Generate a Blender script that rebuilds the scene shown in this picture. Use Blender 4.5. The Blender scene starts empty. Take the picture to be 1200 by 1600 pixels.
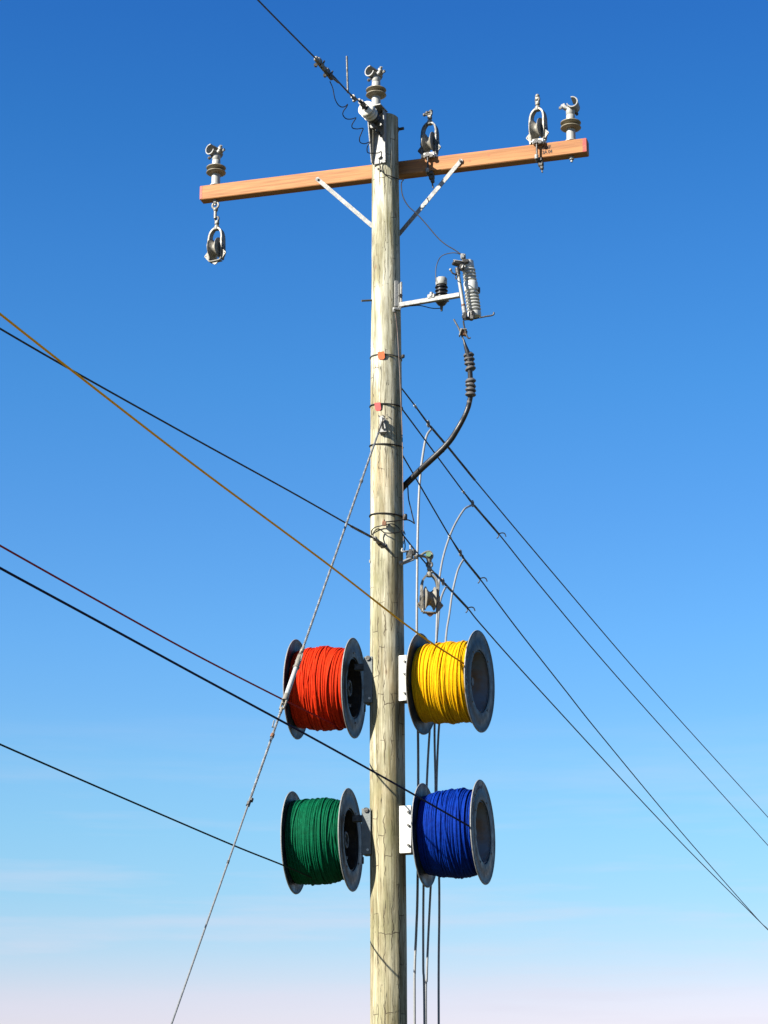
import bpy, math, random
import numpy as np
from mathutils import Vector, Matrix, noise
R_ = math.radians
sc = bpy.context.scene
COL = sc.collection

# ------------------------------------------------------------------ camera
CAM = np.array([0.0, -15.0, 1.6]); PITCH = R_(17.0); FPX = 3400.0
cd = bpy.data.cameras.new('camera'); cam = bpy.data.objects.new('camera', cd); COL.objects.link(cam)
cam.location = CAM; cam.rotation_euler = (R_(90) + PITCH, 0, 0)
cd.sensor_fit = 'VERTICAL'; cd.sensor_height = 36.0; cd.lens = FPX / 1600 * 36.0
cd.clip_start = 0.1; cd.clip_end = 20000
sc.camera = cam
sc.render.resolution_x = 768; sc.render.resolution_y = 1024
# ------------------------------------------------------------------ light
SUN_AZ = R_(56.5); SUN_EL = R_(33)      # azimuth: left of the direction pole -> camera
SUNV = Vector((-math.sin(SUN_AZ) * math.cos(SUN_EL), -math.cos(SUN_AZ) * math.cos(SUN_EL), math.sin(SUN_EL)))
ld = bpy.data.lights.new('sun', 'SUN'); sun = bpy.data.objects.new('sun', ld); COL.objects.link(sun)
ld.energy = 5.0; ld.angle = R_(0.5); ld.color = (1.0, 0.95, 0.86)
sun.rotation_euler = SUNV.to_track_quat('Z', 'Y').to_euler(); sun.location = SUNV * 40
w = bpy.data.worlds.new('World'); sc.world = w; w.use_nodes = True
nt = w.node_tree; N = nt.nodes; Lk = nt.links
bg = N['Background']; bg.inputs['Strength'].default_value = 0.05
sky = N.new('ShaderNodeTexSky'); sky.sky_type = 'NISHITA'; sky.sun_disc = False
sky.sun_elevation = SUN_EL; sky.sun_rotation = math.atan2(SUNV.x, SUNV.y)
sky.altitude = 300; sky.air_density = 1.0; sky.dust_density = 0.15; sky.ozone_density = 2.2
tc = N.new('ShaderNodeTexCoord'); sep = N.new('ShaderNodeSeparateXYZ'); Lk.new(tc.outputs['Generated'], sep.inputs[0])
ramp = N.new('ShaderNodeValToRGB'); Lk.new(sep.outputs['Z'], ramp.inputs[0])
SKYTINT = [(0.0, (0.917, 0.697, 0.776)), (0.067, (0.917, 0.697, 0.776)), (0.0767, (0.92, 0.719, 0.786)), (0.0851, (0.841, 0.733, 0.793)), (0.0991, (0.725, 0.76, 0.822)), (0.1217, (0.635, 0.801, 0.862)), (0.1501, (0.599, 0.847, 0.917)), (0.1786, (0.578, 0.867, 0.977)), (0.2072, (0.504, 0.837, 1.036)), (0.2357, (0.455, 0.834, 1.09)), (0.2924, (0.375, 0.786, 1.115)), (0.348, (0.3, 0.769, 1.134)), (0.4021, (0.246, 0.712, 1.133)), (0.4541, (0.186, 0.646, 1.101)), (0.5012, (0.156, 0.582, 1.094)), (0.65, (0.122, 0.454, 0.853)), (1.0, (0.094, 0.349, 0.656))]

els = ramp.color_ramp.elements
els[0].position = SKYTINT[0][0]; els[0].color = (*SKYTINT[0][1], 1)
els[1].position = SKYTINT[-1][0]; els[1].color = (*SKYTINT[-1][1], 1)
for p_, c_ in SKYTINT[1:-1]:
    e = els.new(p_); e.color = (*c_, 1)
mul = N.new('ShaderNodeMix'); mul.data_type = 'RGBA'; mul.blend_type = 'MULTIPLY'; mul.inputs[0].default_value = 1
Lk.new(sky.outputs[0], mul.inputs[6]); Lk.new(ramp.outputs[0], mul.inputs[7])
# faint high cloud streaks, stronger towards the horizon
mp = N.new('ShaderNodeMapping'); Lk.new(tc.outputs['Generated'], mp.inputs[0]); mp.inputs['Scale'].default_value = (2.2, 2.2, 26); mp.inputs['Rotation'].default_value = (0, R_(4), 0)
cn = N.new('ShaderNodeTexNoise'); Lk.new(mp.outputs[0], cn.inputs[0]); cn.inputs['Scale'].default_value = 2.3; cn.inputs['Detail'].default_value = 6; cn.inputs['Roughness'].default_value = .55
cr = N.new('ShaderNodeMapRange'); Lk.new(cn.outputs[0], cr.inputs[0]); cr.inputs[1].default_value = .49; cr.inputs[2].default_value = .70
band = N.new('ShaderNodeMapRange'); Lk.new(sep.outputs['Z'], band.inputs[0]); band.inputs[1].default_value = .21; band.inputs[2].default_value = .07; band.inputs[3].default_value = 0; band.inputs[4].default_value = .55
cm = N.new('ShaderNodeMath'); cm.operation = 'MULTIPLY'; Lk.new(cr.outputs[0], cm.inputs[0]); Lk.new(band.outputs[0], cm.inputs[1])
cmix = N.new('ShaderNodeMix'); cmix.data_type = 'RGBA'; Lk.new(cm.outputs[0], cmix.inputs[0]); Lk.new(mul.outputs[2], cmix.inputs[6]); cmix.inputs[7].default_value = (4.4, 4.35, 5.1, 1)
Lk.new(cmix.outputs[2], bg.inputs[0])
sc.view_settings.view_transform = 'Standard'; sc.view_settings.look = 'None'
sc.view_settings.exposure = 1.78; sc.view_settings.gamma = 1; sc.view_settings.use_curve_mapping = False

# ------------------------------------------------------------------ points in space
cP, sP = math.cos(PITCH), math.sin(PITCH)
def ray(px, py):
    x = (px - 600) / FPX; y = -(py - 800) / FPX
    return np.array([x, cP - y * sP, sP + y * cP])
def P(px, py, y):                       # where the sight line meets the plane at distance y behind the pole
    r = ray(px, py); return CAM + r * ((y - CAM[1]) / r[1])
def PV(px, py, A, d):                   # ... the vertical plane through A running along heading d
    n = np.array([d[1], -d[0], 0.0]); r = ray(px, py)
    return CAM + r * (np.dot(n, np.asarray(A) - CAM) / np.dot(n, r))
def PZ(px, py, z):
    r = ray(px, py); return CAM + r * ((z - CAM[2]) / r[2])
def V(*a): return np.array(a, float)
def nrm(v): v = np.asarray(v, float); return v / np.linalg.norm(v)

# ------------------------------------------------------------------ mesh builder
def frame_of(t):
    t = nrm(t); a = V(0, 0, 1) if abs(t[2]) < .9 else V(1, 0, 0)
    u = nrm(np.cross(a, t)); return u, np.cross(t, u)
def rotz(a): c, s = math.cos(a), math.sin(a); return np.array([[c, -s, 0], [s, c, 0], [0, 0, 1.0]])
class MB:
    def __init__(s): s.v = []; s.f = []; s.n = 0
    def add(s, vs, fs):
        vs = np.asarray(vs, float).reshape(-1, 3); k = s.n
        s.v.append(vs); s.f += [tuple(i + k for i in f) for f in fs]; s.n += len(vs); return s
    def tube(s, pts, r, n=8, cap=True, closed=False):
        pts = np.asarray(pts, float); m = len(pts)
        r = np.full(m, r) if np.isscalar(r) else np.asarray(r, float)
        tg = np.zeros_like(pts)
        tg[1:-1] = pts[2:] - pts[:-2]; tg[0] = pts[1] - pts[0]; tg[-1] = pts[-1] - pts[-2]
        if closed: tg[0] = pts[1] - pts[-1]; tg[-1] = pts[0] - pts[-2]
        tg /= np.linalg.norm(tg, axis=1)[:, None] + 1e-12
        u, _ = frame_of(tg[0]); ang = np.arange(n) * 2 * math.pi / n; vs = []
        for i in range(m):
            u = u - tg[i] * np.dot(u, tg[i]); u /= np.linalg.norm(u); b = np.cross(tg[i], u)
            vs.append(pts[i] + r[i] * (np.cos(ang)[:, None] * u + np.sin(ang)[:, None] * b))
        fs = []
        for i in range(m if closed else m - 1):
            j = (i + 1) % m
            for k in range(n):
                l = (k + 1) % n; fs.append((i * n + k, i * n + l, j * n + l, j * n + k))
        if cap and not closed: fs.append(tuple(range(n - 1, -1, -1))); fs.append(tuple((m - 1) * n + k for k in range(n)))
        return s.add(np.concatenate(vs), fs)
    def lathe(s, prof, o=(0, 0, 0), ax=(0, 0, 1), n=32, a0=0, a1=2 * math.pi):     # prof: (radius, height)
        o = np.asarray(o, float); ax = nrm(ax); u, b = frame_of(ax); full = abs(a1 - a0 - 2 * math.pi) < 1e-6
        ang = a0 + np.arange(n if full else n + 1) * (a1 - a0) / n; k = len(ang); vs = []
        for r, h in prof: vs.append(o + ax * h + r * (np.cos(ang)[:, None] * u + np.sin(ang)[:, None] * b))
        fs = []
        for i in range(len(prof) - 1):
            for j in range(k if full else k - 1):
                l = (j + 1) % k; fs.append((i * k + j, i * k + l, (i + 1) * k + l, (i + 1) * k + j))
        return s.add(np.concatenate(vs), fs)
    def box(s, c, size, M=None, bev=0.0):
        c = np.asarray(c, float); h = np.asarray(size, float) / 2; M = np.eye(3) if M is None else np.asarray(M)
        if bev <= 0:
            vs = np.array([[x, y, z] for x in (-1, 1) for y in (-1, 1) for z in (-1, 1)]) * h
            return s.add(vs @ M.T + c, [(0, 1, 3, 2), (4, 6, 7, 5), (0, 4, 5, 1), (2, 3, 7, 6), (0, 2, 6, 4), (1, 5, 7, 3)])
        b = min(bev, h.min() * .9); vs = []; idx = {}
        for x in (-1, 1):
            for y in (-1, 1):
                for z in (-1, 1):
                    for a in range(3):
                        p = np.array([x, y, z]) * h; q = p.copy()
                        for e in range(3):
                            if e != a: q[e] -= np.sign(p[e]) * b
                        idx[(x, y, z, a)] = len(vs); vs.append(q)
        fs = []
        for a in range(3):
            b1, b2 = [e for e in range(3) if e != a]
            for sg in (-1, 1):
                q = []
                for s1, s2 in ((-1, -1), (1, -1), (1, 1), (-1, 1)):
                    k = [0, 0, 0]; k[a] = sg; k[b1] = s1; k[b2] = s2; q.append(idx[(*k, a)])
                fs.append(tuple(q))
            for s1 in (-1, 1):
                for s2 in (-1, 1):
                    q = []
                    for sg, f_ in ((-1, b1), (1, b1), (1, b2), (-1, b2)):
                        k = [0, 0, 0]; k[a] = sg; k[b1] = s1; k[b2] = s2; q.append(idx[(*k, f_)])
                    fs.append(tuple(q))
        for x in (-1, 1):
            for y in (-1, 1):
                for z in (-1, 1): fs.append(tuple(idx[(x, y, z, a)] for a in range(3)))
        return s.add(np.array(vs) @ M.T + c, fs)
    def plate(s, out, th, o=(0, 0, 0), X=(1, 0, 0), Y=(0, 0, 1)):    # outline in the X,Y plane, extruded along X x Y
        X = nrm(X); Y = nrm(Y); Z = np.cross(X, Y); o = np.asarray(o, float); m = len(out); out = np.asarray(out, float)
        a = o + out[:, :1] * X + out[:, 1:] * Y
        return s.add(np.concatenate([a - Z * th / 2, a + Z * th / 2]),
                     [tuple(range(m - 1, -1, -1)), tuple(range(m, 2 * m))] + [(i, (i + 1) % m, m + (i + 1) % m, m + i) for i in range(m)])
    def ball(s, c, r, n=12):
        p = [(r * math.sin(a), -r * math.cos(a)) for a in np.linspace(0.02, math.pi - .02, n // 2 + 2)]
        return s.lathe(p, c, (0, 0, 1), n)
    def ring(s, c, ax, R, r, n=24, k=8, a0=0, a1=2 * math.pi):
        u, b = frame_of(ax); full = abs(a1 - a0 - 2 * math.pi) < 1e-6
        t = a0 + np.arange(n if full else n + 1) * (a1 - a0) / n
        pts = np.asarray(c, float) + R * (np.cos(t)[:, None] * u + np.sin(t)[:, None] * b)
        return s.tube(pts, r, k, closed=full)
    def nut(s, c, ax, r, h): return s.lathe([(0.001, -h / 2), (r, -h / 2), (r, h / 2), (0.001, h / 2)], c, ax, 6)
    def mesh(s, name, origin=None, Rm=None):
        v = np.concatenate(s.v)
        if origin is not None: v = v - np.asarray(origin)
        if Rm is not None: v = v @ Rm
        me = bpy.data.meshes.new(name); me.from_pydata(v.tolist(), [], s.f)
        me.polygons.foreach_set('use_smooth', [True] * len(me.polygons)); me.validate()
        try: me.set_sharp_from_angle(angle=R_(38))
        except Exception: pass
        return me
def smooth(pts, k=8):                                   # Catmull-Rom through points
    p = np.asarray(pts, float); p = np.vstack([2 * p[0] - p[1], p, 2 * p[-1] - p[-2]]); out = []
    for i in range(1, len(p) - 2):
        for t in np.arange(k) / k:
            a, b, c, d = p[i - 1:i + 3]
            out.append(.5 * ((2 * b) + (c - a) * t + (2 * a - 5 * b + 4 * c - d) * t * t + (3 * b - a - 3 * c + d) * t ** 3))
    out.append(p[-2]); return np.array(out)
def twist(mb, pts, r, R, turns_per_m, strands=2, n=5, step=.004):
    pts = np.asarray(pts, float); seg = np.linalg.norm(np.diff(pts, axis=0), axis=1); L = np.concatenate([[0], np.cumsum(seg)])
    m = max(8, int(L[-1] / step)); q = np.linspace(0, L[-1], m); c = np.stack([np.interp(q, L, pts[:, i]) for i in range(3)], 1)
    t = nrm(pts[-1] - pts[0]); u, b = frame_of(t)
    for k in range(strands):
        a = q * turns_per_m * 2 * math.pi + k * 2 * math.pi / strands
        mb.tube(c + R * (np.cos(a)[:, None] * u + np.sin(a)[:, None] * b), r, n)
    return mb

# ------------------------------------------------------------------ objects
def tag(o, label=None, cat=None, group=None, kind=None):
    if label: o['label'] = label
    if cat: o['category'] = cat
    if group: o['group'] = group
    if kind: o['kind'] = kind
    return o
def thing(name, label, cat, loc, rz=0.0, group=None):
    o = bpy.data.objects.new(name, None); COL.objects.link(o); o.empty_display_size = .05
    o.location = tuple(loc); o.rotation_euler = (0, 0, rz); o['_w'] = [float(x) for x in loc]
    return tag(o, label, cat, group)
def part(name, mb, mat, parent, world=False, label=None, root=None):
    org = None; Rm = None
    if world:
        rt = root or parent
        org = np.array(rt['_w']); Rm = rotz(rt.rotation_euler[2])
    o = bpy.data.objects.new(name, mb.mesh(name, org, Rm)); COL.objects.link(o); o.parent = parent
    o.data.materials.append(mat)
    if label: o['label'] = label
    return o
def solid(name, mb, mat, label, cat, loc, group=None):
    o = bpy.data.objects.new(name, mb.mesh(name, loc)); COL.objects.link(o); o.location = tuple(loc); o['_w'] = [float(x) for x in loc]
    o.data.materials.append(mat); return tag(o, label, cat, group)
def dup(root, loc, rz, label):
    r = root.copy(); COL.objects.link(r); r.location = tuple(loc); r.rotation_euler = (0, 0, rz); r['label'] = label; r['_w'] = [float(x) for x in loc]
    for ch in list(root.children):
        c = ch.copy(); COL.objects.link(c); c.parent = r
        for g in ch.children: d = g.copy(); COL.objects.link(d); d.parent = c
    return r

# ------------------------------------------------------------------ materials
def mat(name, col, rough=.5, metal=0.0, col2=None, nscale=8, namt=.5, bump=0.0, bscale=60, spec=.5, stretch=(1, 1, 1), coords='Object', coat=0.0, rvar=0.0, thr=(.35, .65)):
    m = bpy.data.materials.new(name); m.use_nodes = True; t = m.node_tree; n = t.nodes; l = t.links; b = n['Principled BSDF']
    b.inputs['Base Color'].default_value = (*col, 1); b.inputs['Roughness'].default_value = rough; b.inputs['Metallic'].default_value = metal
    b.inputs['Specular IOR Level'].default_value = spec; b.inputs['Coat Weight'].default_value = coat
    tcn = n.new('ShaderNodeTexCoord'); mpn = n.new('ShaderNodeMapping'); l.new(tcn.outputs[coords], mpn.inputs[0]); mpn.inputs['Scale'].default_value = stretch
    if col2 or rvar:
        no = n.new('ShaderNodeTexNoise'); l.new(mpn.outputs[0], no.inputs[0]); no.inputs['Scale'].default_value = nscale; no.inputs['Detail'].default_value = 6; no.inputs['Roughness'].default_value = .62
        mr = n.new('ShaderNodeMapRange'); l.new(no.outputs[0], mr.inputs[0]); mr.inputs[1].default_value = thr[0]; mr.inputs[2].default_value = thr[1]; mr.inputs[4].default_value = namt
        if col2:
            mx = n.new('ShaderNodeMix'); mx.data_type = 'RGBA'; l.new(mr.outputs[0], mx.inputs[0]); mx.inputs[6].default_value = (*col, 1); mx.inputs[7].default_value = (*col2, 1)
            l.new(mx.outputs[2], b.inputs['Base Color'])
        if rvar:
            rr = n.new('ShaderNodeMapRange'); l.new(no.outputs[0], rr.inputs[0]); rr.inputs[1].default_value = .3; rr.inputs[2].default_value = .7
            rr.inputs[3].default_value = max(0, rough - rvar); rr.inputs[4].default_value = min(1, rough + rvar); l.new(rr.outputs[0], b.inputs['Roughness'])
    if bump:
        nb = n.new('ShaderNodeTexNoise'); l.new(mpn.outputs[0], nb.inputs[0]); nb.inputs['Scale'].default_value = bscale; nb.inputs['Detail'].default_value = 5
        bp = n.new('ShaderNodeBump'); l.new(nb.outputs[0], bp.inputs['Height']); bp.inputs['Strength'].default_value = bump; bp.inputs['Distance'].default_value = .01; l.new(bp.outputs[0], b.inputs['Normal'])
    return m
M = {}
M['galv'] = mat('galvanised_steel', (0.2171, 0.2171, 0.2043), .6, .1, (0.1404, 0.1404, 0.1341), 30, .8, .25, 120, rvar=.12)
M['galv_dark'] = mat('weathered_steel', (0.09, 0.09, 0.0825), .55, .3, (0.03, 0.02775, 0.02475), 40, .9, .3, 120, rvar=.15)
M['cast'] = mat('cast_aluminium', (0.1742, 0.1629, 0.1348), .55, .1, (0.08427, 0.07584, 0.05899), 28, .75, .3, 90, rvar=.12)
M['black_steel'] = mat('black_steel', (.016, .016, .016), .5, .1, (.05, .042, .03), 35, .8, .3, 100)
M['white'] = mat('white_paint', (0.5016, 0.494, 0.4408), .5, 0, (0.38, 0.3648, 0.3192), 18, .6, .12, 60)
M['porc'] = mat('grey_porcelain', (0.2426, 0.2426, 0.2202), .45, 0, (0.1979, 0.1979, 0.1819), 14, .7, .03, 30)
M['cutout_porc'] = mat('glazed_porcelain', (.42, .42, .39), .4, 0, (.34, .34, .31), 14, .7, .03, 30)
M['shed'] = mat('brown_grey_sheds', (.20, .175, .12), .5, 0, (.12, .10, .065), 20, .8, .08, 60)
M['polymer'] = mat('light_grey_polymer', (0.2681, 0.2745, 0.2617), .45, 0, (0.2107, 0.2171, 0.2043), 20, .6, .05, 60)
M['rubber'] = mat('black_rubber', (.007, .007, .008), .4, 0, (.014, .014, .014), 25, .8, .1, 80, spec=.4)
M['greyrub'] = mat('grey_rubber_sheds', (0.0714, 0.0672, 0.063), .5, 0, (0.042, 0.03948, 0.0378), 25, .8, .08, 80)
M['wire'] = mat('black_wire', (.008, .008, .008), .55, 0, (.018, .016, .014), 30, .7, spec=.25)
M['alu'] = mat('aluminium_strand', (.030, .028, .026), .55, .2, (.015, .014, .013), 60, .8, .3, 200)
M['cable'] = mat('grey_cable', (0.1628, 0.1682, 0.1682), .55, 0, (0.1193, 0.1248, 0.1248), 20, .6, .2, 160)
M['guy'] = mat('galvanised_strand', (0.1516, 0.1585, 0.1585), .5, .2, (0.08273, 0.08618, 0.08618), 60, .8, .3, 200)
M['rust'] = mat('rusty_steel', (0.1788, 0.07661, 0.03192), .7, .2, (0.07661, 0.0383, 0.01915), 50, .8, .3, 120)
M['copper'] = mat('copper_wire', (0.0462, 0.01848, 0.01008), .5, .2, (0.1008, 0.0672, 0.0504), 40, .8)
M['orange_tag'] = mat('orange_tag', (0.4213, 0.08299, 0.01277), .45, 0, (0.3958, 0.07022, 0.01915), 30, .6)
M['red_tag'] = mat('red_tag', (0.3958, 0.04469, 0.0383), .45, 0, (0.3064, 0.03192, 0.03192), 30, .6)
M['ink'] = mat('stamp_ink', (.022, .012, .008), .8, 0, (.10, .045, .02), 220, .8, thr=(.50, .66))
M['redcap'] = mat('red_end_paint', (0.2394, 0.01436, 0.007658), .6, 0, (0.2394, 0.07658, 0.02394), 60, .85, thr=(.50, .60))
M['green_bolt'] = mat('green_bolt', (0.1404, 0.2298, 0.1277), .45, .2, (0.07661, 0.1277, 0.06384), 40, .7)
M['flange'] = mat('dark_steel_flange', (.005, .008, .011), .5, 0, (.019, .030, .040), 14, .9, .15, 50, rvar=.12, spec=.17)
M['grey_plate'] = mat('grey_plate', (.105, .12, .115), .6, 0, (.06, .068, .066), 20, .8, .2, 60)  # bracket grey, darkened for the reel flange's shade; hubs share it
M['barrel'] = mat('reel_barrel', (0.1755, 0.2025, 0.243), .6, 0, (0.216, 0.1148, 0.0405), 6, .9, .2, 40, rvar=.12)
def cordmat(name, c, c2): return mat(name, c, .65, 0, c2, 30, .7, .35, 420, spec=.05)
M['red_cord'] = cordmat('red_cord', (0.4213, 0.02298, 0.00383), (0.3192, 0.01277, 0.002554))
M['yellow_cord'] = cordmat('yellow_cord', (0.5235, 0.3, 0.002554), (0.4596, 0.2171, 0.001915))
M['green_cord'] = cordmat('green_cord', (0.00068, 0.07225, 0.0306), (0.00051, 0.03825, 0.0153))
M['blue_cord'] = cordmat('blue_cord', (0.00096, 0.0208, 0.188), (0.00048, 0.008, 0.096))
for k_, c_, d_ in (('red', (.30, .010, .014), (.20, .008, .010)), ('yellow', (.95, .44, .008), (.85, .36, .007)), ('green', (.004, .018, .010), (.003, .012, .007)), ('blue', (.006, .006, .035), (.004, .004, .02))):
    M[k_ + '_line'] = mat('shade_toned_' + k_ + '_cord', c_, .7, 0, d_, 60, .7, .3, 300, spec=.12)  # running cords: underside shade painted into red, green, blue; yellow lightened against it
M['earth'] = mat('dry_grass_ground', (.030, .036, .014), .95, 0, (.048, .042, .020), .35, 1.0, .4, 3, coords='Object')

def wood_pole():
    m = bpy.data.materials.new('weathered_pine'); m.use_nodes = True; t = m.node_tree; n = t.nodes; l = t.links; b = n['Principled BSDF']
    b.inputs['Roughness'].default_value = .82; b.inputs['Specular IOR Level'].default_value = .25
    tcn = n.new('ShaderNodeTexCoord')
    def mapped(s, loc=(0, 0, 0)):
        q = n.new('ShaderNodeMapping'); l.new(tcn.outputs['Object'], q.inputs[0]); q.inputs['Scale'].default_value = s; q.inputs['Location'].default_value = loc; return q.outputs[0]
    def nz(vec, sc_, det=6, ro=.6, dist=0):
        q = n.new('ShaderNodeTexNoise'); l.new(vec, q.inputs[0]); q.inputs['Scale'].default_value = sc_; q.inputs['Detail'].default_value = det; q.inputs['Roughness'].default_value = ro; q.inputs['Distortion'].default_value = dist; return q.outputs[0]
    def rng(v, a, b_, c=0, d=1):
        q = n.new('ShaderNodeMapRange'); l.new(v, q.inputs[0]); q.inputs[1].default_value = a; q.inputs[2].default_value = b_; q.inputs[3].default_value = c; q.inputs[4].default_value = d; return q.outputs[0]
    def mixc(f, a, c2, mode='MIX'):
        q = n.new('ShaderNodeMix'); q.data_type = 'RGBA'; q.blend_type = mode
        if isinstance(f, (int, float)): q.inputs[0].default_value = f
        else: l.new(f, q.inputs[0])
        for sck, val in ((q.inputs[6], a), (q.inputs[7], c2)):
            if isinstance(val, tuple): sck.default_value = (*val, 1)
            else: l.new(val, sck)
        return q.outputs[2]
    def mth(op, a, c2):
        q = n.new('ShaderNodeMath'); q.operation = op
        for i, val in enumerate((a, c2)):
            if isinstance(val, (int, float)): q.inputs[i].default_value = val
            else: l.new(val, q.inputs[i])
        return q.outputs[0]
    grain = nz(mapped((1, 1, .035)), 85, 5, .65, .3)
    streak = nz(mapped((1, 1, .10)), 17, 6, .62, .6)
    patch = nz(mapped((1, 1, .45)), 3.2, 5, .6, .4)
    sz = n.new('ShaderNodeSeparateXYZ'); l.new(tcn.outputs['Object'], sz.inputs[0]); hz_ = rng(sz.outputs[2], 3.5, 7.5)
    c = mixc(rng(streak, .39, .61), mixc(hz_, (.31, .282, .185), (.44, .425, .335)), mixc(hz_, (.14, .118, .062), (.185, .172, .108)))
    c = mixc(mth('MULTIPLY', rng(grain, .52, .66), .80), c, (.10, .078, .036))
    c = mixc(mth('MULTIPLY', rng(patch, .48, .66), .65), c, (.15, .145, .068))
    c = mixc(mth('MULTIPLY', rng(nz(mapped((1, 1, .5), (3, 7, 1)), 2.1, 4), .52, .7), .5), c, (.30, .205, .095))
    # dark speck and knot marks
    vo = n.new('ShaderNodeTexVoronoi'); l.new(mapped((1, 1, .55)), vo.inputs[0]); vo.inputs['Scale'].default_value = 7.5; vo.inputs['Randomness'].default_value = 1
    c = mixc(mth('MULTIPLY', rng(vo.outputs['Distance'], .13, .05), .75), c, (.13, .075, .035))
    vo2 = n.new('ShaderNodeTexVoronoi'); l.new(mapped((1, 1, .6), (5, 2, 3)), vo2.inputs[0]); vo2.inputs['Scale'].default_value = 20
    c = mixc(mth('MULTIPLY', rng(vo2.outputs['Distance'], .09, .04), .8), c, (.07, .05, .03))
    # drying checks: long thin dark cracks
    crk = nz(mapped((1, 1, .022), (1, 4, 9)), 42, 2, .5, .8)
    crm = mth('MULTIPLY', rng(mth('ABSOLUTE', mth('SUBTRACT', crk, .5), 0), .010, .002), rng(nz(mapped((1, 1, .6), (9, 1, 2)), 4, 3), .50, .56))
    c = mixc(mth('MULTIPLY', crm, .85), c, (.035, .028, .018))
    # shallow peeled bark steps: stepped blocks around the pole (angle, height)
    sx = n.new('ShaderNodeSeparateXYZ'); l.new(tcn.outputs['Object'], sx.inputs[0])
    at = mth('MULTIPLY', mth('ARCTAN2', sx.outputs[1], sx.outputs[0]), .125)
    wob = mth('MULTIPLY', mth('SUBTRACT', nz(mapped((1, 1, 1)), 9, 2), .5), .06)
    cb = n.new('ShaderNodeCombineXYZ'); l.new(mth('ADD', mth('ADD', at, wob), 1.0), cb.inputs[1]); l.new(mth('ADD', sx.outputs[2], wob), cb.inputs[0])
    br = n.new('ShaderNodeTexBrick'); l.new(cb.outputs[0], br.inputs[0]); br.inputs['Scale'].default_value = 1; br.inputs['Brick Width'].default_value = .33; br.inputs['Row Height'].default_value = .052; br.inputs['Mortar Size'].default_value = .0028; br.inputs['Color1'].default_value = (1, 1, 1, 1); br.inputs['Color2'].default_value = (.62, .60, .54, 1); br.inputs['Mortar'].default_value = (.85, .85, .85, 1); br.inputs['Mortar Smooth'].default_value = .15; br.offset = .37; br.squash = 1.6; br.squash_frequency = 3
    step = mth('MULTIPLY', br.outputs['Fac'], rng(nz(mapped((1, 1, .9), (2, 8, 4)), 5.5, 3), .46, .54))
    c = mixc(rng(nz(mapped((1, 1, .7), (6, 3, 1)), 6, 3), .40, .62, 0, .75), c, br.outputs['Color'], 'MULTIPLY')
    c = mixc(mth('MULTIPLY', step, .88), c, (.045, .032, .018))
    l.new(c, b.inputs['Base Color'])
    h = mth('ADD', mth('MULTIPLY', grain, .5), mth('MULTIPLY', streak, .6)); h = mth('SUBTRACT', h, mth('MULTIPLY', crm, .8)); h = mth('SUBTRACT', h, mth('MULTIPLY', step, .6))
    bp = n.new('ShaderNodeBump'); l.new(h, bp.inputs['Height']); bp.inputs['Strength'].default_value = .7; bp.inputs['Distance'].default_value = .006; l.new(bp.outputs[0], b.inputs['Normal'])
    return m
M['pole'] = wood_pole()
def fir():
    m = mat('fir_beam', (.32, .146, .050), .7, 0, (.19, .074, .024), 16, .85, .3, 60, spec=.3, stretch=(.06, 1, 1), thr=(.35, .72))
    t = m.node_tree; n = t.nodes; l = t.links; b = n['Principled BSDF']; src = b.inputs['Base Color'].links[0].from_socket
    tcn = n.new('ShaderNodeTexCoord'); q = n.new('ShaderNodeMapping'); l.new(tcn.outputs['Object'], q.inputs[0]); q.inputs['Scale'].default_value = (.035, 1, 1)
    g = n.new('ShaderNodeTexNoise'); l.new(q.outputs[0], g.inputs[0]); g.inputs['Scale'].default_value = 110; g.inputs['Detail'].default_value = 4
    r = n.new('ShaderNodeMapRange'); l.new(g.outputs[0], r.inputs[0]); r.inputs[1].default_value = .47; r.inputs[2].default_value = .62; r.inputs[4].default_value = .5
    x = n.new('ShaderNodeMix'); x.data_type = 'RGBA'; l.new(r.outputs[0], x.inputs[0]); l.new(src, x.inputs[6]); x.inputs[7].default_value = (.15, .06, .02, 1)
    v = n.new('ShaderNodeTexVoronoi'); l.new(tcn.outputs['Object'], v.inputs[0]); v.inputs['Scale'].default_value = 9
    r2 = n.new('ShaderNodeMapRange'); l.new(v.outputs['Distance'], r2.inputs[0]); r2.inputs[1].default_value = .12; r2.inputs[2].default_value = .06; r2.inputs[4].default_value = .6
    x2 = n.new('ShaderNodeMix'); x2.data_type = 'RGBA'; l.new(r2.outputs[0], x2.inputs[0]); l.new(x.outputs[2], x2.inputs[6]); x2.inputs[7].default_value = (.25, .07, .03, 1)
    l.new(x2.outputs[2], b.inputs['Base Color']); return m
M['fir'] = fir()

# ------------------------------------------------------------------ ground
g = MB(); n_ = 60; S = 3000.0
xs = np.sign(np.linspace(-1, 1, n_)) * np.abs(np.linspace(-1, 1, n_)) ** 2.2 * S
gv = [(x, y, (0.0 if math.hypot(x, y) < 12 else 0.25 * noise.noise((x * .03, y * .03, 0)))) for y in xs for x in xs]
g.add(gv, [(j * n_ + i, j * n_ + i + 1, (j + 1) * n_ + i + 1, (j + 1) * n_ + i) for j in range(n_ - 1) for i in range(n_ - 1)])
go = bpy.data.objects.new('ground', g.mesh('ground')); COL.objects.link(go); go.data.materials.append(M['earth']); go['kind'] = 'structure'

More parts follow.
